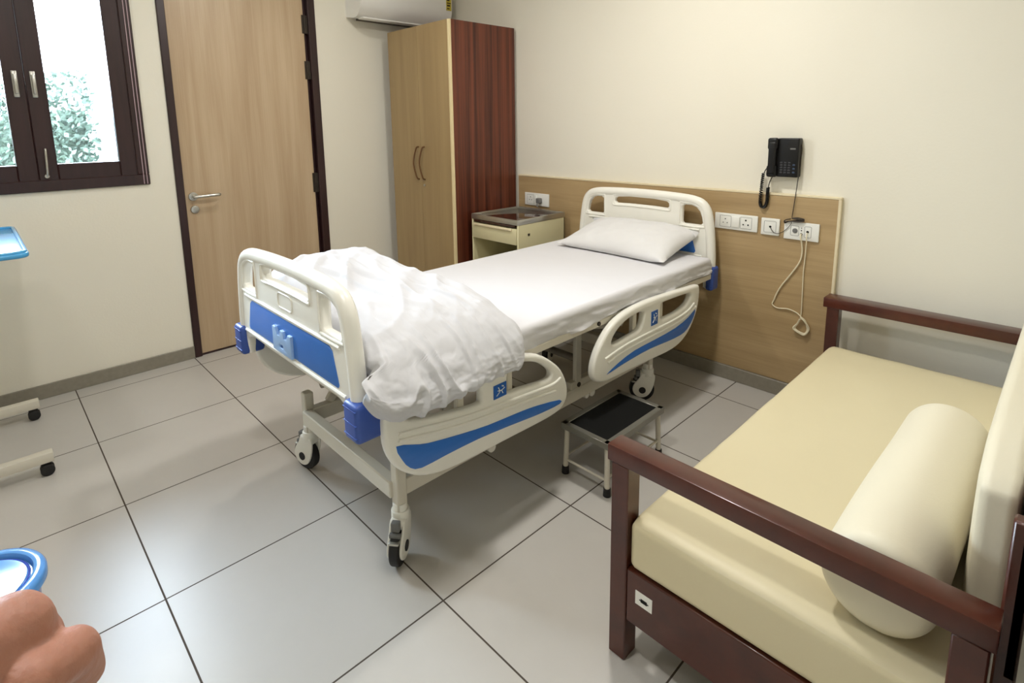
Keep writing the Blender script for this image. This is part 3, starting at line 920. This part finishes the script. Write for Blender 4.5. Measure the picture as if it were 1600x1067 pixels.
# ------------------------------------------------------------------ pillow
def pillow():
    bm = bmesh.new()
    N = 60
    W, D, T = 0.355, 0.215, 0.070
    for side in (1, -1):
        g = []
        for i in range(N + 1):
            row = []
            for j in range(N + 1):
                u = -1 + 2 * i / N; v = -1 + 2 * j / N
                pin = 1 - 0.07 * (1 - abs(u) ** 2) * abs(v) ** 6 - 0.05 * (1 - abs(v) ** 2) * abs(u) ** 6
                x = u * W * (1 - 0.09 * (1 - v * v) * abs(u) ** 4)
                y = v * D * (1 - 0.10 * (1 - u * u) * abs(v) ** 4)
                a = max(0, 1 - abs(u) ** 2.6); b = max(0, 1 - abs(v) ** 2.2)
                h = (a * b) ** 0.55
                edge = max(abs(u), abs(v))
                wr = 0.010 * fbm(x * 9 + 3, y * 9, 2.0 + side) * h
                cr = ridge(noise.noise(Vector((x * 14, y * 10 + x * 8, 5.0)))) - 0.55
                wr += 0.010 * max(0, cr) * h * (0.4 + max(0, u))
                z = side * (T * (1.25 if side > 0 else 0.55) * h + 0.002) + (wr if side > 0 else 0)
                # flange dips at corners
                cz = 0.02 * (abs(u) * abs(v)) ** 3
                row.append(bm.verts.new((x, y, z + cz)))
            g.append(row)
        for i in range(N):
            for j in range(N):
                f = (g[i][j], g[i + 1][j], g[i + 1][j + 1], g[i][j + 1])
                bm.faces.new(f if side > 0 else f[::-1])
    bmesh.ops.remove_doubles(bm, verts=bm.verts, dist=0.0045)
    mtx = Matrix.Translation((1.985, -0.262, 0.757)) @ Matrix.Rotation(math.radians(-1), 4, 'Z') @ Matrix.Rotation(math.radians(14), 4, 'X')
    bm.transform(mtx)
    for v in bm.verts:
        if v.co.y > -0.136: v.co.y = -0.136 + (v.co.y + 0.136) * 0.05
    for v in bm.verts:
        if v.co.z < 0.707: v.co.z = 0.707 + (v.co.z - 0.707) * 0.03
    return tomesh(bm)
tag(link('pillow', pillow(), M['pillow'], None, 80), 'plump white pillow leaning on the headboard of the bed', 'pillow')

# ------------------------------------------------------------------ quilt
def quilt():
    bm = bmesh.new()
    NY = 230
    sec = [(1.530, 0.722), (1.520, 0.78), (1.56, 0.86), (1.66, 0.893), (1.80, 0.880), (1.98, 0.855), (2.16, 0.838), (2.32, 0.815), (2.42, 0.780), (2.490, 0.725), (2.522, 0.675), (2.530, 0.640), (2.518, 0.616), (2.497, 0.608)]
    inner = [(2.482, 0.618), (2.480, 0.64), (2.474, 0.67), (2.462, 0.70), (2.44, 0.714), (2.30, 0.716), (2.0, 0.716), (1.7, 0.716), (1.56, 0.714)]
    top = catmull([(a, 0, b) for a, b in sec], 14)
    bot = catmull([(a, 0, b) for a, b in inner], 6)
    rows = []
    for j in range(NY + 1):
        t = j / NY
        row = []
        for k, p in enumerate(top + bot):
            x, z = p.x, p.z
            u = min(1, max(0, (x - 1.53) / 0.92))
            yh = -1.625 + 0.02 * u - 0.03 * math.sin(u * 7)         # head-side edge
            drop = max(0, 0.78 - z) if x > 2.4 else 0
            yh -= 0.20 * drop
            yf = -2.172 - 0.075 * min(1, max(0, (x - 2.455) / 0.03)) ** 2 * (3 - 2 * min(1, max(0, (x - 2.455) / 0.03)))
            y = yf + (yh - yf) * t
            if k < len(top):
                # thickness profile along the bed
                e = min(1, (1 - t) / 0.22); f = min(1, t / (0.42 - 0.25 * u))
                prof = (1 - (1 - e) ** 2.4) ** 0.5 * (0.30 + 0.70 * (1 - (1 - f) ** 2) ** 0.5)
                lump = 0.02 * math.sin(PI * min(1, t * 1.1)) * math.exp(-((u - 0.2) / 0.3) ** 2)
                g = min(1, max(0, (x - 2.38) / 0.11)); g = g * g * (3 - 2 * g)
                za = 0.716 + (z - 0.716 + lump) * prof * (1 - 0.12 * (t - 0.4) * u)
                cx = 2.482
                shr = (1 - (1 - min(1, (1 - t) / 0.14)) ** 2) ** 0.5
                xb = cx + (x - cx) * (0.25 + 0.75 * shr)
                zt_ = z - 0.05 * (1 - shr) * min(1, max(0, (z - 0.66) / 0.08))
                zb_ = zt_ + 0.045 * max(0, 1 - t / 0.3) ** 1.3 * (1 if z < 0.66 else 0.3)
                x = x * (1 - g) + xb * g
                z = za * (1 - g) + zb_ * g
                # folds: soft lumps, diagonal creases on top, upright gathers on the side
                s = k / len(top)
                wx, wy = s * 1.35, y
                def nz(a, b, c): return noise.noise(Vector((a, b, c)))
                n0 = fbm(wx * 2.6, wy * 3.0, 4.0, 3)
                side = min(1, max(0, (s - 0.5) / 0.15))
                wrp = nz(wx * 2, wy * 2, 9) * 0.35
                ca = max(0, ridge(nz((wx + wy * 0.8) * 9 + wrp, (wx - wy) * 2.6, 1.0)) - 0.45)
                cb = max(0, ridge(nz((wx * 0.4 - wy) * 11, (wx + wy) * 3.2 + wrp, 3.0)) - 0.5)
                cc = max(0, ridge(nz(wy * 17 + wrp * 3, wx * 2.6 + wrp, 6.0)) - 0.45)
                mask = 0.4 + 0.9 * max(0, nz(wx * 3.1, wy * 3.1, 12.0) + 0.3)
                fine = fbm(wx * 17, wy * 17, 2.0, 3)
                w = 0.013 * n0 + mask * ((1 - side) * (0.021 * ca + 0.022 * cb) + side * 0.030 * cc) + 0.0032 * fine
                w *= min(1, (1 - t) / 0.05) * min(1, t / 0.03 + 0.2)
                nrm = (top[min(k + 1, len(top) - 1)] - top[max(k - 1, 0)]).normalized()
                nv = Vector((-nrm.z, 0, nrm.x))
                x += nv.x * w; z += nv.z * w
            if x > 2.44 and z < 0.74: z += 0.6 * (0.74 - z) * max(0, 1 - t / 0.12) ** 2
            row.append(bm.verts.new((x, y, z)))
        rows.append(row)
    n = len(rows[0])
    for A, B in zip(rows, rows[1:]):
        for k in range(n): bm.faces.new((A[k], A[(k + 1) % n], B[(k + 1) % n], B[k]))
    bm.faces.new(rows[0]); bm.faces.new(rows[-1])
    return tomesh(bm)
tag(link('quilt', quilt(), M['quilt'], None, 80), 'crumpled white quilt folded over the foot end of the bed', 'quilt')

# ------------------------------------------------------------------ step stool
t = thing('step_stool', (2.50, -1.125, 0), 'low metal step stool with a black rubber tread beside the bed', 'step stool')
SX0, SX1, SY0, SY1, SZ = 2.385, 2.615, -1.32, -0.925, 0.222
link('tread', box(SX0 + 0.02, SX1 - 0.02, SY0 + 0.02, SY1 - 0.02, SZ - 0.012, SZ - 0.001, bev=0.001, seg=1), mat('black_rubber_tread', sr(12, 13, 12), 0.75, spec=0.2, bump=0.1, bscale=300), t)
bm = bmesh.new()
for (a, b, c, d) in ((SX0, SX0 + 0.022, SY0, SY1), (SX1 - 0.022, SX1, SY0, SY1), (SX0, SX1, SY0, SY0 + 0.022), (SX0, SX1, SY1 - 0.022, SY1)):
    abox(bm, a, b, c, d, SZ - 0.003, SZ + 0.002, 0.001, 1)
for (a, b, c, d) in ((SX0 - 0.002, SX0 + 0.003, SY0, SY1), (SX1 - 0.003, SX1 + 0.002, SY0, SY1), (SX0, SX1, SY0 - 0.002, SY0 + 0.003), (SX0, SX1, SY1 - 0.003, SY1 + 0.002)):
    abox(bm, a, b, c, d, SZ - 0.024, SZ + 0.002, 0.001, 1)
link('tread_frame', tomesh(bm), M['dsteel'], t)
feet = []
for a, b in ((0, 0), (1, 0), (1, 1), (0, 1)):
    xt, yt = (SX0 + 0.018, SX1 - 0.018)[a], (SY0 + 0.018, SY1 - 0.018)[b]
    xf, yf = xt + (-0.006, 0.006)[a], yt + (-0.006, 0.006)[b]
    feet.append((xt, yt, xf, yf))
    lg = link('leg', tomesh(acyl(bmesh.new(), (xf, yf, 0.02), (xt, yt, SZ - 0.01), 0.0105, seg=18)), M['bedmetal'], t)
    link('rubber_foot', tomesh(acyl(bmesh.new(), (xf, yf, 0), (xf, yf, 0.033), 0.0155, 0.0135, seg=18, bev=0.002)), M['rubber'], lg)
for i in range(4):
    a, b = feet[i], feet[(i + 1) % 4]
    z = 0.062 if i % 2 == 0 else 0.075
    link('stretcher', tomesh(acyl(bmesh.new(), (a[2], a[3], z), (b[2], b[3], z), 0.005, seg=10)), M['bedmetal'], t)

# ------------------------------------------------------------------ sofa
AX0, AX1 = 2.968, 3.722
NY0, NY1 = -1.828, -1.768       # near arm
FY0, FY1 = -0.150, -0.062       # far arm
AZ = 0.605
t = thing('sofa', (3.34, -0.95, 0), 'dark reddish wood framed sofa along the right side of the room', 'sofa')
for (ya, yb) in ((NY0, NY1), (FY0, FY1)):
    link('armrest', box(AX0, AX1, ya, yb, AZ - 0.045, AZ, bev=0.003, seg=2), M['sofa_wood'], t)
    yc = (ya + yb) / 2
    link('leg', box(AX0 + 0.012, AX0 + 0.062, yc - 0.028, yc + 0.028, 0, AZ - 0.045, bev=0.003, seg=1), M['sofa_wood'], t)
    link('leg', box(AX1 - 0.058, AX1 - 0.008, yc - 0.028, yc + 0.028, 0, AZ - 0.045, bev=0.003, seg=1), M['sofa_wood'], t)
    link('side_rail', box(AX0 + 0.062, AX1 - 0.058, yc - 0.024, yc + 0.024, 0.125, 0.279, bev=0.003, seg=1), M['sofa_wood'], t)
link('front_rail', box(AX0 + 0.022, AX0 + 0.052, NY1 - 0.01, FY0 + 0.02, 0.125, 0.279, bev=0.003, seg=1), M['sofa_wood'], t)
link('back_rail', box(AX1 - 0.045, AX1 - 0.015, NY1 - 0.01, FY0 + 0.02, 0.125, 0.279, bev=0.003, seg=1), M['sofa_wood'], t)
bm = bmesh.new()
for k in range(9):
    y = -1.72 + k * 0.18
    abox(bm, AX0 + 0.052, AX1 - 0.045, y, y + 0.08, 0.255, 0.275, 0.002, 1)
link('seat_slats', tomesh(bm), M['sofa_wood'], t)
bm = bmesh.new()
abox(bm, 3.728, 3.748, -1.72, -0.16, 0.44, 0.74, 0.004, 1)
for y in (-1.72, -0.19): abox(bm, 3.716, 3.748, y, y + 0.03, 0.12, 0.74, 0.004, 1)
link('back_frame', tomesh(bm), M['sofa_wood'], t)
yl = (NY0 + NY1) / 2 - 0.024
sk = link('price_sticker', box(3.058, 3.106, yl - 0.0015, yl + 0.0005, 0.196, 0.234), M['white'], t, 0)
sk['label'] = 'small white sticker'
bm = bmesh.new()
abox(bm, 3.074, 3.092, yl - 0.0022, yl - 0.0014, 0.209, 0.219)
abox(bm, 3.070, 3.096, yl - 0.0022, yl - 0.0014, 0.212, 0.215)
link('sticker_print', tomesh(bm), M['black'], sk, 0)

def cushion(x0, x1, y0, y1, z0, z1, r, puff=0.0, n=40, seed=0):
    bm = bmesh.new()
    abox(bm, x0, x1, y0, y1, z0, z1)
    bmesh.ops.subdivide_edges(bm, edges=bm.edges[:], cuts=n, use_grid_fill=True)
    c = Vector(((x0 + x1) / 2, (y0 + y1) / 2, (z0 + z1) / 2))
    h = Vector(((x1 - x0) / 2, (y1 - y0) / 2, (z1 - z0) / 2))
    for v in bm.verts:
        p = v.co - c
        q = Vector((max(-h.x + r, min(h.x - r, p.x)), max(-h.y + r, min(h.y - r, p.y)), max(-h.z + r, min(h.z - r, p.z))))
        d = p - q
        if d.length > 1e-9: p = q + d.normalized() * r
        u, w, s = p.x / h.x, p.y / h.y, p.z / h.z
        f = (max(0, 1 - u * u) * max(0, 1 - w * w)) ** 0.5 if h.z <= min(h.x, h.y) else (max(0, 1 - s * s) * max(0, 1 - w * w)) ** 0.5
        if puff:
            if h.z <= min(h.x, h.y):
                if s > 0: p.z += puff * f * s
            else: p.x -= puff * f * (1 if u < 0 else 0) * abs(u)
        p += Vector((0, 0, 1)) * 0.0025 * fbm(p.x * 6 + seed, p.y * 6, p.z * 6) * (1 if s > 0 else 0)
        v.co = c + p
    return tomesh(bm)
tag(link('seat_cushion', cushion(3.032, 3.700, -1.822, -0.225, 0.281, 0.418, 0.022, 0.008), M['leather'], None, 60), 'long cream leatherette seat cushion lying on the sofa frame', 'cushion')
def backc():
    me = cushion(3.656, 3.724, -1.60, -0.20, 0.428, 0.772, 0.022, 0.006, 30, 4)
    for v in me.vertices:
        v.co.z -= 0.05 * max(0, (-1.45 - v.co.y) / 0.15) * max(0, (v.co.z - 0.5) / 0.27)
    return me
tag(link('back_cushion', backc(), M['leather2'], None, 60), 'pale cream upright back cushion along the right edge of the sofa', 'cushion')
def bolster():
    bm = bmesh.new()
    R = 0.100
    cx, cz = 3.542, 0.421 + R
    prof = [(0, 0)]
    r = 0.03
    L = 0.76
    for k in range(8):
        a = PI / 2 * k / 7
        prof.append((R - r + r * math.sin(a), r - r * math.cos(a)))
    for k in range(1, 30): prof.append((R + 0.002 * math.sin(PI * k / 30), r + (L - 2 * r) * k / 30))
    for k in range(8):
        a = PI / 2 * k / 7
        prof.append((R - r + r * math.cos(a), L - r + r * math.sin(a)))
    prof.append((0, L))
    alathe(bm, prof, 0, 0, 64)
    for v in bm.verts:
        a = math.atan2(v.co.y, v.co.x)
        v.co += Vector((v.co.x, v.co.y, 0)) * 0.02 * noise.noise(Vector((math.cos(a) * 1.2, math.sin(a) * 1.2, v.co.z * 3)))
    bm.transform(Matrix.Translation((cx, -1.765, cz)) @ Matrix.Rotation(math.radians(-0.6), 4, 'Z') @ Matrix.Rotation(-PI / 2, 4, 'X'))
    for v in bm.verts:
        if v.co.z < 0.428: v.co.z = 0.428 + (v.co.z - 0.428) * 0.05
    return tomesh(bm)
tag(link('bolster_cushion', bolster(), M['leather2'], None, 60), 'round cream bolster lying on the sofa seat against the back cushion', 'bolster')

# ------------------------------------------------------------------ telephone and wall plates
t = thing('telephone', (2.71, -0.03, 1.138), 'black push-button telephone mounted on the wall above the beige panel', 'telephone')
mtp = Matrix.Identity(4)
link('phone_body', box(2.683, 2.783, -0.048, -0.001, 1.138, 1.326, bev=0.006, seg=3), M['black'], t)
bm = bmesh.new()
abox(bm, 2.640, 2.684, -0.040, -0.001, 1.140, 1.322, 0.006, 3)
abox(bm, 2.642, 2.690, -0.066, -0.040, 1.270, 1.328, 0.010, 3)
abox(bm, 2.642, 2.690, -0.066, -0.040, 1.136, 1.194, 0.010, 3)
abox(bm, 2.648, 2.685, -0.070, -0.048, 1.15, 1.31, 0.009, 3)
link('handset', tomesh(bm), M['black'], t)
bm = bmesh.new()
for r in range(5):
    for c in range(3):
        abox(bm, 2.702 + c * 0.018, 2.713 + c * 0.018, -0.051, -0.047, 1.157 + r * 0.012, 1.164 + r * 0.012, 0.001, 1)
link('keypad', tomesh(bm), mat('dark_grey_keys', sr(58, 58, 62), 0.4), t)
bm = bmesh.new()
for r in range(3):
    abox(bm, 2.760, 2.770, -0.051, -0.047, 1.158 + r * 0.018, 1.166 + r * 0.018, 0.001, 1)
link('function_keys', tomesh(bm), mat('blue_grey_keys', sr(52, 70, 96), 0.4), t)
link('phone_logo', box(2.744, 2.768, -0.0495, -0.0475, 1.272, 1.279), M['grey'], t, 0)
bm = bmesh.new()
atube(bm, [(2.648, -0.03, 1.185), (2.632, -0.03, 1.175), (2.622, -0.03, 1.155)], 0.0022, 6)
helix = []
path = catmull([(2.618, -0.03, 1.152), (2.613, -0.03, 1.08), (2.611, -0.03, 1.00), (2.627, -0.03, 0.975), (2.642, -0.03, 1.00), (2.644, -0.03, 1.045), (2.645, -0.03, 1.08)], 12)
tl = 46
for i in range(len(path) * 6 - 6):
    a, f = divmod(i / 6, 1)
    a = int(a)
    p = path[a].lerp(path[min(a + 1, len(path) - 1)], f)
    th = i / (len(path) * 6) * tl * 2 * PI
    helix.append(p + Vector((math.cos(th) * 0.0062, math.sin(th) * 0.0062, 0)))
atube(bm, helix, 0.0030, 5, False, 0)
atube(bm, [(2.645, -0.03, 1.078), (2.652, -0.03, 1.11), (2.664, -0.025, 1.142)], 0.0022, 6)
link('coiled_cord', tomesh(bm), M['black'], t)
bm = bmesh.new()
atube(bm, [(2.781, -0.02, 1.30), (2.787, -0.020, 1.27), (2.783, -0.022, 1.18), (2.776, -0.026, 1.06), (2.768, -0.027, 0.96), (2.768, -0.032, 0.94)], 0.0020, 6)
for k in range(3):
    dx = 0.004 * k
    atube(bm, [(2.770, -0.034 - dx, 0.938), (2.80, -0.036 - dx, 0.942 - dx), (2.826, -0.036, 0.937 - dx), (2.80, -0.036 - dx, 0.931 - dx), (2.76, -0.036, 0.922), (2.738, -0.036 - dx, 0.910 + dx), (2.740, -0.036, 0.925), (2.765, -0.036 - dx, 0.934)], 0.0025, 6)
atube(bm, [(2.768, -0.034, 0.925), (2.765, -0.034, 0.905), (2.735, -0.032, 0.868), (2.705, -0.034, 0.852), (2.685, -0.034, 0.858), (2.670, -0.030, 0.876), (2.669, -0.022, 0.88)], 0.0016, 6)
link('line_cord', tomesh(bm), M['bolt'], t)

def wplate(x0, x1, z0, z1, label, dots, recess=(), switch=None, y=-0.018, loose=None):
    t = thing('wall_socket', ((x0 + x1) / 2, y, z0), label, 'wall socket')
    link('cover_plate', box(x0, x1, y - 0.010, y - 0.0002, z0, z1, bev=0.003, seg=3), M['white'], t)
    yf = y - 0.010
    for (a, b, c, d) in recess:
        link('insert_seam', tube([(p, yf - 0.0003, q) for p, q in rrect(a, b, c, d, 0.004, 3)], 0.0008, 6, True, 0), M['grey'], t)
    for (x, z, r) in dots:
        link('socket_hole', tomesh(acyl(bmesh.new(), (x, yf - 0.0012, z), (x, yf + 0.001, z), r, seg=14)), M['black'], t)
    if switch:
        for (a, b, c, d) in switch: link('rocker_switch', box(a, b, yf - 0.005, yf, c, d, bev=0.002, seg=2), M['white'], t)
    return t
def pins(x, z, r=0.003, s=1.0):
    return [(x, z + 0.014 * s, r * 1.2), (x - 0.011 * s, z - 0.006 * s, r), (x + 0.011 * s, z - 0.006 * s, r)]
wplate(2.376, 2.603, 0.842, 0.927, 'long white switch and double socket plate just right of the headboard', pins(2.434, 0.883, 0.0026) + pins(2.543, 0.883, 0.0038, 1.15), [(2.405, 2.465, 0.855, 0.915), (2.515, 2.574, 0.855, 0.915)], [(2.468, 2.511, 0.857, 0.913)])
wplate(2.621, 2.711, 0.838, 0.924, 'square white telephone socket plate below the wall phone', [(2.667, 0.882, 0.0055)], [(2.637, 2.695, 0.852, 0.910)])
t = wplate(2.733, 2.892, 0.831, 0.919, 'white socket plate nearest the panel end with cream cables plugged in', [(2.814, 0.862, 0.006), (2.814, 0.880, 0.003), (2.842, 0.876, 0.006), (2.814, 0.892, 0.002)], [(2.765, 2.802, 0.852, 0.900), (2.828, 2.858, 0.848, 0.902)])
link('round_jack', tomesh(acyl(acyl(bmesh.new(), (2.785, -0.030, 0.876), (2.785, -0.026, 0.876), 0.012), (2.785, -0.033, 0.876), (2.785, -0.026, 0.876), 0.006)), M['grey'], t)
t = wplate(0.941, 1.172, 0.838, 0.928, 'white double socket plate above the bedside locker next to the wardrobe', pins(0.999, 0.884, 0.003), [(0.965, 1.032, 0.850, 0.915)], [(1.036, 1.062, 0.852, 0.914)])
link('plug', tomesh(acyl(abox(bmesh.new(), 1.078, 1.112, -0.062, -0.028, 0.862, 0.898, 0.006, 3), (1.095, -0.06, 0.865), (1.098, -0.066, 0.84), 0.006)), M['grey'], t)
bm = bmesh.new()
atube(bm, [(1.098, -0.066, 0.845), (1.105, -0.055, 0.83), (1.10, -0.035, 0.78), (1.10, -0.03, 0.5)], 0.0025, 6)
tag(link('power_cord', tomesh(bm), M['grey']), 'short grey cord hanging from the plug above the bedside locker', 'cord')
bm = bmesh.new()
acyl(bm, (2.814, -0.034, 0.862), (2.814, -0.028, 0.862), 0.004)
atube(bm, [(2.814, -0.033, 0.862), (2.816, -0.040, 0.845), (2.821, -0.034, 0.82), (2.824, -0.027, 0.775), (2.818, -0.026, 0.73), (2.800, -0.025, 0.69), (2.765, -0.025, 0.63), (2.738, -0.025, 0.585), (2.717, -0.025, 0.538), (2.708, -0.0235, 0.508)], 0.0036, 8)
atube(bm, [(2.708, -0.0235, 0.508), (2.700, -0.023, 0.48), (2.727, -0.024, 0.466), (2.776, -0.026, 0.473), (2.815, -0.023, 0.463), (2.836, -0.0225, 0.449)], 0.0030, 8)
tag(link('cream_cable', tomesh(bm), M['cable']), 'cream cable curving left and down across the beige wall panel', 'cable')
bm = bmesh.new()
atube(bm, [(2.842, -0.034, 0.874), (2.843, -0.042, 0.85), (2.842, -0.034, 0.82), (2.839, -0.026, 0.76), (2.836, -0.025, 0.68), (2.838, -0.025, 0.58), (2.841, -0.028, 0.48), (2.840, -0.03, 0.447)], 0.0026, 8)
for k in range(3):
    e = 0.003 * k
    atube(bm, [(2.840, -0.03 - e, 0.447), (2.862, -0.03 - e, 0.43), (2.875 + e, -0.03, 0.395), (2.868, -0.03 - e, 0.370 - e), (2.848, -0.03, 0.366 - e), (2.818 - e, -0.03 - e, 0.382), (2.828, -0.03, 0.41), (2.838, -0.03 - e, 0.435)], 0.0042, 8)
tag(link('coiled_cable_end', tomesh(bm), M['cable']), 'cream cable hanging straight to a small coiled loop beside the sofa arm', 'cable')

# ------------------------------------------------------------------ overbed table (left edge)
t = thing('overbed_table', (0.57, -3.1, 0), 'wheeled table with a sky blue tray top below the window, at the left edge', 'overbed table')
me = plate([rrect(0.15, 0.965, -3.20, -2.792, 0.04, 6)], 0.02, 0.008, lambda a, b, d: (a, b, 0.945 + d), 3)
tp = link('table_top', me, M['table_blue'], t)
bm = bmesh.new()
atube(bm, [(a, b, 0.956) for a, b in rrect(0.162, 0.953, -3.188, -2.804, 0.034, 6)], 0.008, 10, True, 0)
link('raised_rim', tomesh(bm), M['table_blue'], tp)
for x, lab in ((0.25, 0), (0.875, 1)):
    link('base_beam', box(x - 0.022, x + 0.022, -3.55, -2.815, 0.058, 0.100, bev=0.004, seg=2), M['bedmetal'], t)
    for y in (-2.84, -3.52):
        bm = bmesh.new()
        for s in (-0.013, 0.013):
            acyl(bm, (x + s - 0.008, y, 0.024), (x + s + 0.008, y, 0.024), 0.024, seg=28, bev=0.003)
        abox(bm, x - 0.012, x + 0.012, y - 0.02, y + 0.016, 0.026, 0.050, 0.004, 2)
        acyl(bm, (x, y, 0.04), (x, y, 0.062), 0.007)
        link('twin_wheel_caster', tomesh(bm), M['rubber'], t)
link('base_crossbar', box(0.25, 0.875, -3.54, -3.50, 0.06, 0.10, bev=0.004), M['bedmetal'], t)
link('column', box(0.54, 0.60, -3.55, -3.49, 0.09, 0.93, bev=0.006), M['bedmetal'], t)
link('top_support', box(0.545, 0.595, -3.52, -2.95, 0.90, 0.934, bev=0.004), M['bedmetal'], t)

# ------------------------------------------------------------------ bin
bx_, by_ = 2.030, -3.041
t = thing('waste_bin', (bx_, by_, 0), 'round glossy blue waste bin with a light blue lid in the lower left corner', 'bin')
bm = bmesh.new()
alathe(bm, [(0, 0.0), (0.10, 0.0), (0.105, 0.006), (0.125, 0.315), (0.136, 0.322), (0.136, 0.334), (0.122, 0.334), (0.118, 0.30), (0.098, 0.012), (0, 0.012)], bx_, by_, 64)
link('bin_body', tomesh(bm), M['bin_blue'], t, 50)
bm = bmesh.new()
alathe(bm, [(0, 0.352), (0.04, 0.351), (0.092, 0.344), (0.102, 0.3435), (0.106, 0.336), (0.112, 0.337), (0.116, 0.350), (0.124, 0.353), (0.136, 0.349), (0.141, 0.341), (0.141, 0.326), (0.1375, 0.326), (0.1372, 0.337), (0, 0.337)], bx_, by_, 72)
ld = link('bin_lid', tomesh(bm), M['bin_lid'], t, 50)
bm = bmesh.new()
atube(bm, [(bx_ + 0.107 * math.cos(a), by_ + 0.107 * math.sin(a), 0.339) for a in [2 * PI * k / 48 for k in range(48)]], 0.0028, 8, True, 0)
link('lid_groove', tomesh(bm), M['bin_blue'], ld)
bm = bmesh.new()
atube(bm, [(bx_ - 0.08, by_ - 0.02, 0.3475), (bx_, by_ - 0.005, 0.352), (bx_ + 0.09, by_ + 0.03, 0.3455)], 0.0014, 6)
link('lid_seam', tomesh(bm), M['bin_blue'], ld)

# ------------------------------------------------------------------ hand in the lower left corner
def hand():
    """Loosely closed hand: x along the knuckle row, y away from the viewer, z up; one fused surface."""
    bm = bmesh.new()
    def cap(a, b, ra, rb):
        a, b = Vector(a), Vector(b)
        for p, r in ((a, ra), (b, rb)):
            t = bmesh.new()
            bmesh.ops.create_icosphere(t, subdivisions=3, radius=r)
            t.transform(Matrix.Translation(p))
            merge(bm, t)
        acyl(bm, a, b, ra, rb, 32)
    def chain(pts, rs):
        for k in range(len(pts) - 1): cap(pts[k], pts[k + 1], rs[k], rs[k + 1])
    chain([(-0.14, -0.16, -0.52), (-0.08, -0.05, -0.34), (-0.05, -0.02, -0.22), (-0.035, -0.012, -0.14), (-0.03, -0.005, -0.10)], [0.046, 0.041, 0.034, 0.027, 0.028])
    for x in (-0.052, -0.035, -0.018, 0.0): cap((-0.03 + (x + 0.026) * 0.6, -0.004, -0.10), (x, 0.0, -0.045), 0.020, 0.0165)
    F = [((0.018, 0.004, -0.058), (0.0215, 0.010, -0.026), (0.023, 0.036, -0.036), (0.018, 0.046, -0.058), 0.0118),
         ((0.000, 0.000, -0.046), (0.001, -0.002, -0.004), (0.006, 0.026, -0.012), (0.000, 0.040, -0.036), 0.0160),
         ((-0.024, 0.0, -0.046), (-0.029, -0.002, -0.008), (-0.024, 0.026, -0.015), (-0.026, 0.038, -0.038), 0.0130),
         ((-0.046, 0.002, -0.050), (-0.055, 0.004, -0.020), (-0.050, 0.026, -0.026), (-0.050, 0.036, -0.046), 0.0110)]
    for a, b, c, d, r in F: chain([a, b, c, d], [r * 1.05, r * 1.12, r, r * 0.85])
    chain([(-0.01, -0.010, -0.095), (0.018, -0.018, -0.078), (0.034, -0.012, -0.062), (0.044, 0.004, -0.052)], [0.018, 0.014, 0.012, 0.0105])
    me = tomesh(bm)
    o = bpy.data.objects.new('tmp_hand', me)
    COL.objects.link(o)
    rm = o.modifiers.new('r', 'REMESH')
    rm.mode = 'VOXEL'
    rm.voxel_size = 0.0018
    sm = o.modifiers.new('s', 'SMOOTH')
    sm.iterations = 5
    dg = bpy.context.evaluated_depsgraph_get()
    dg.update()
    out = bpy.data.meshes.new_from_object(o.evaluated_get(dg))
    bpy.data.objects.remove(o)
    for v in out.vertices:      # knuckle creases
        c = v.co
        v.co = c + c.normalized() * (0.0006 * noise.noise(c * 120) + 0.0009 * math.sin(c.z * 900) * max(0, 1 - abs(c.z + 0.004) / 0.012) * (0.4 if c.y < 0 else 0))
    return out
HM = hand()
HM.transform(Matrix.Translation((3.421, -2.950, 1.190)) @ Matrix.Rotation(math.radians(46), 4, 'Z'))
tag(link('hand', HM, M['skin'], None, 80), 'bare curled hand close by in the bottom left corner', 'hand')
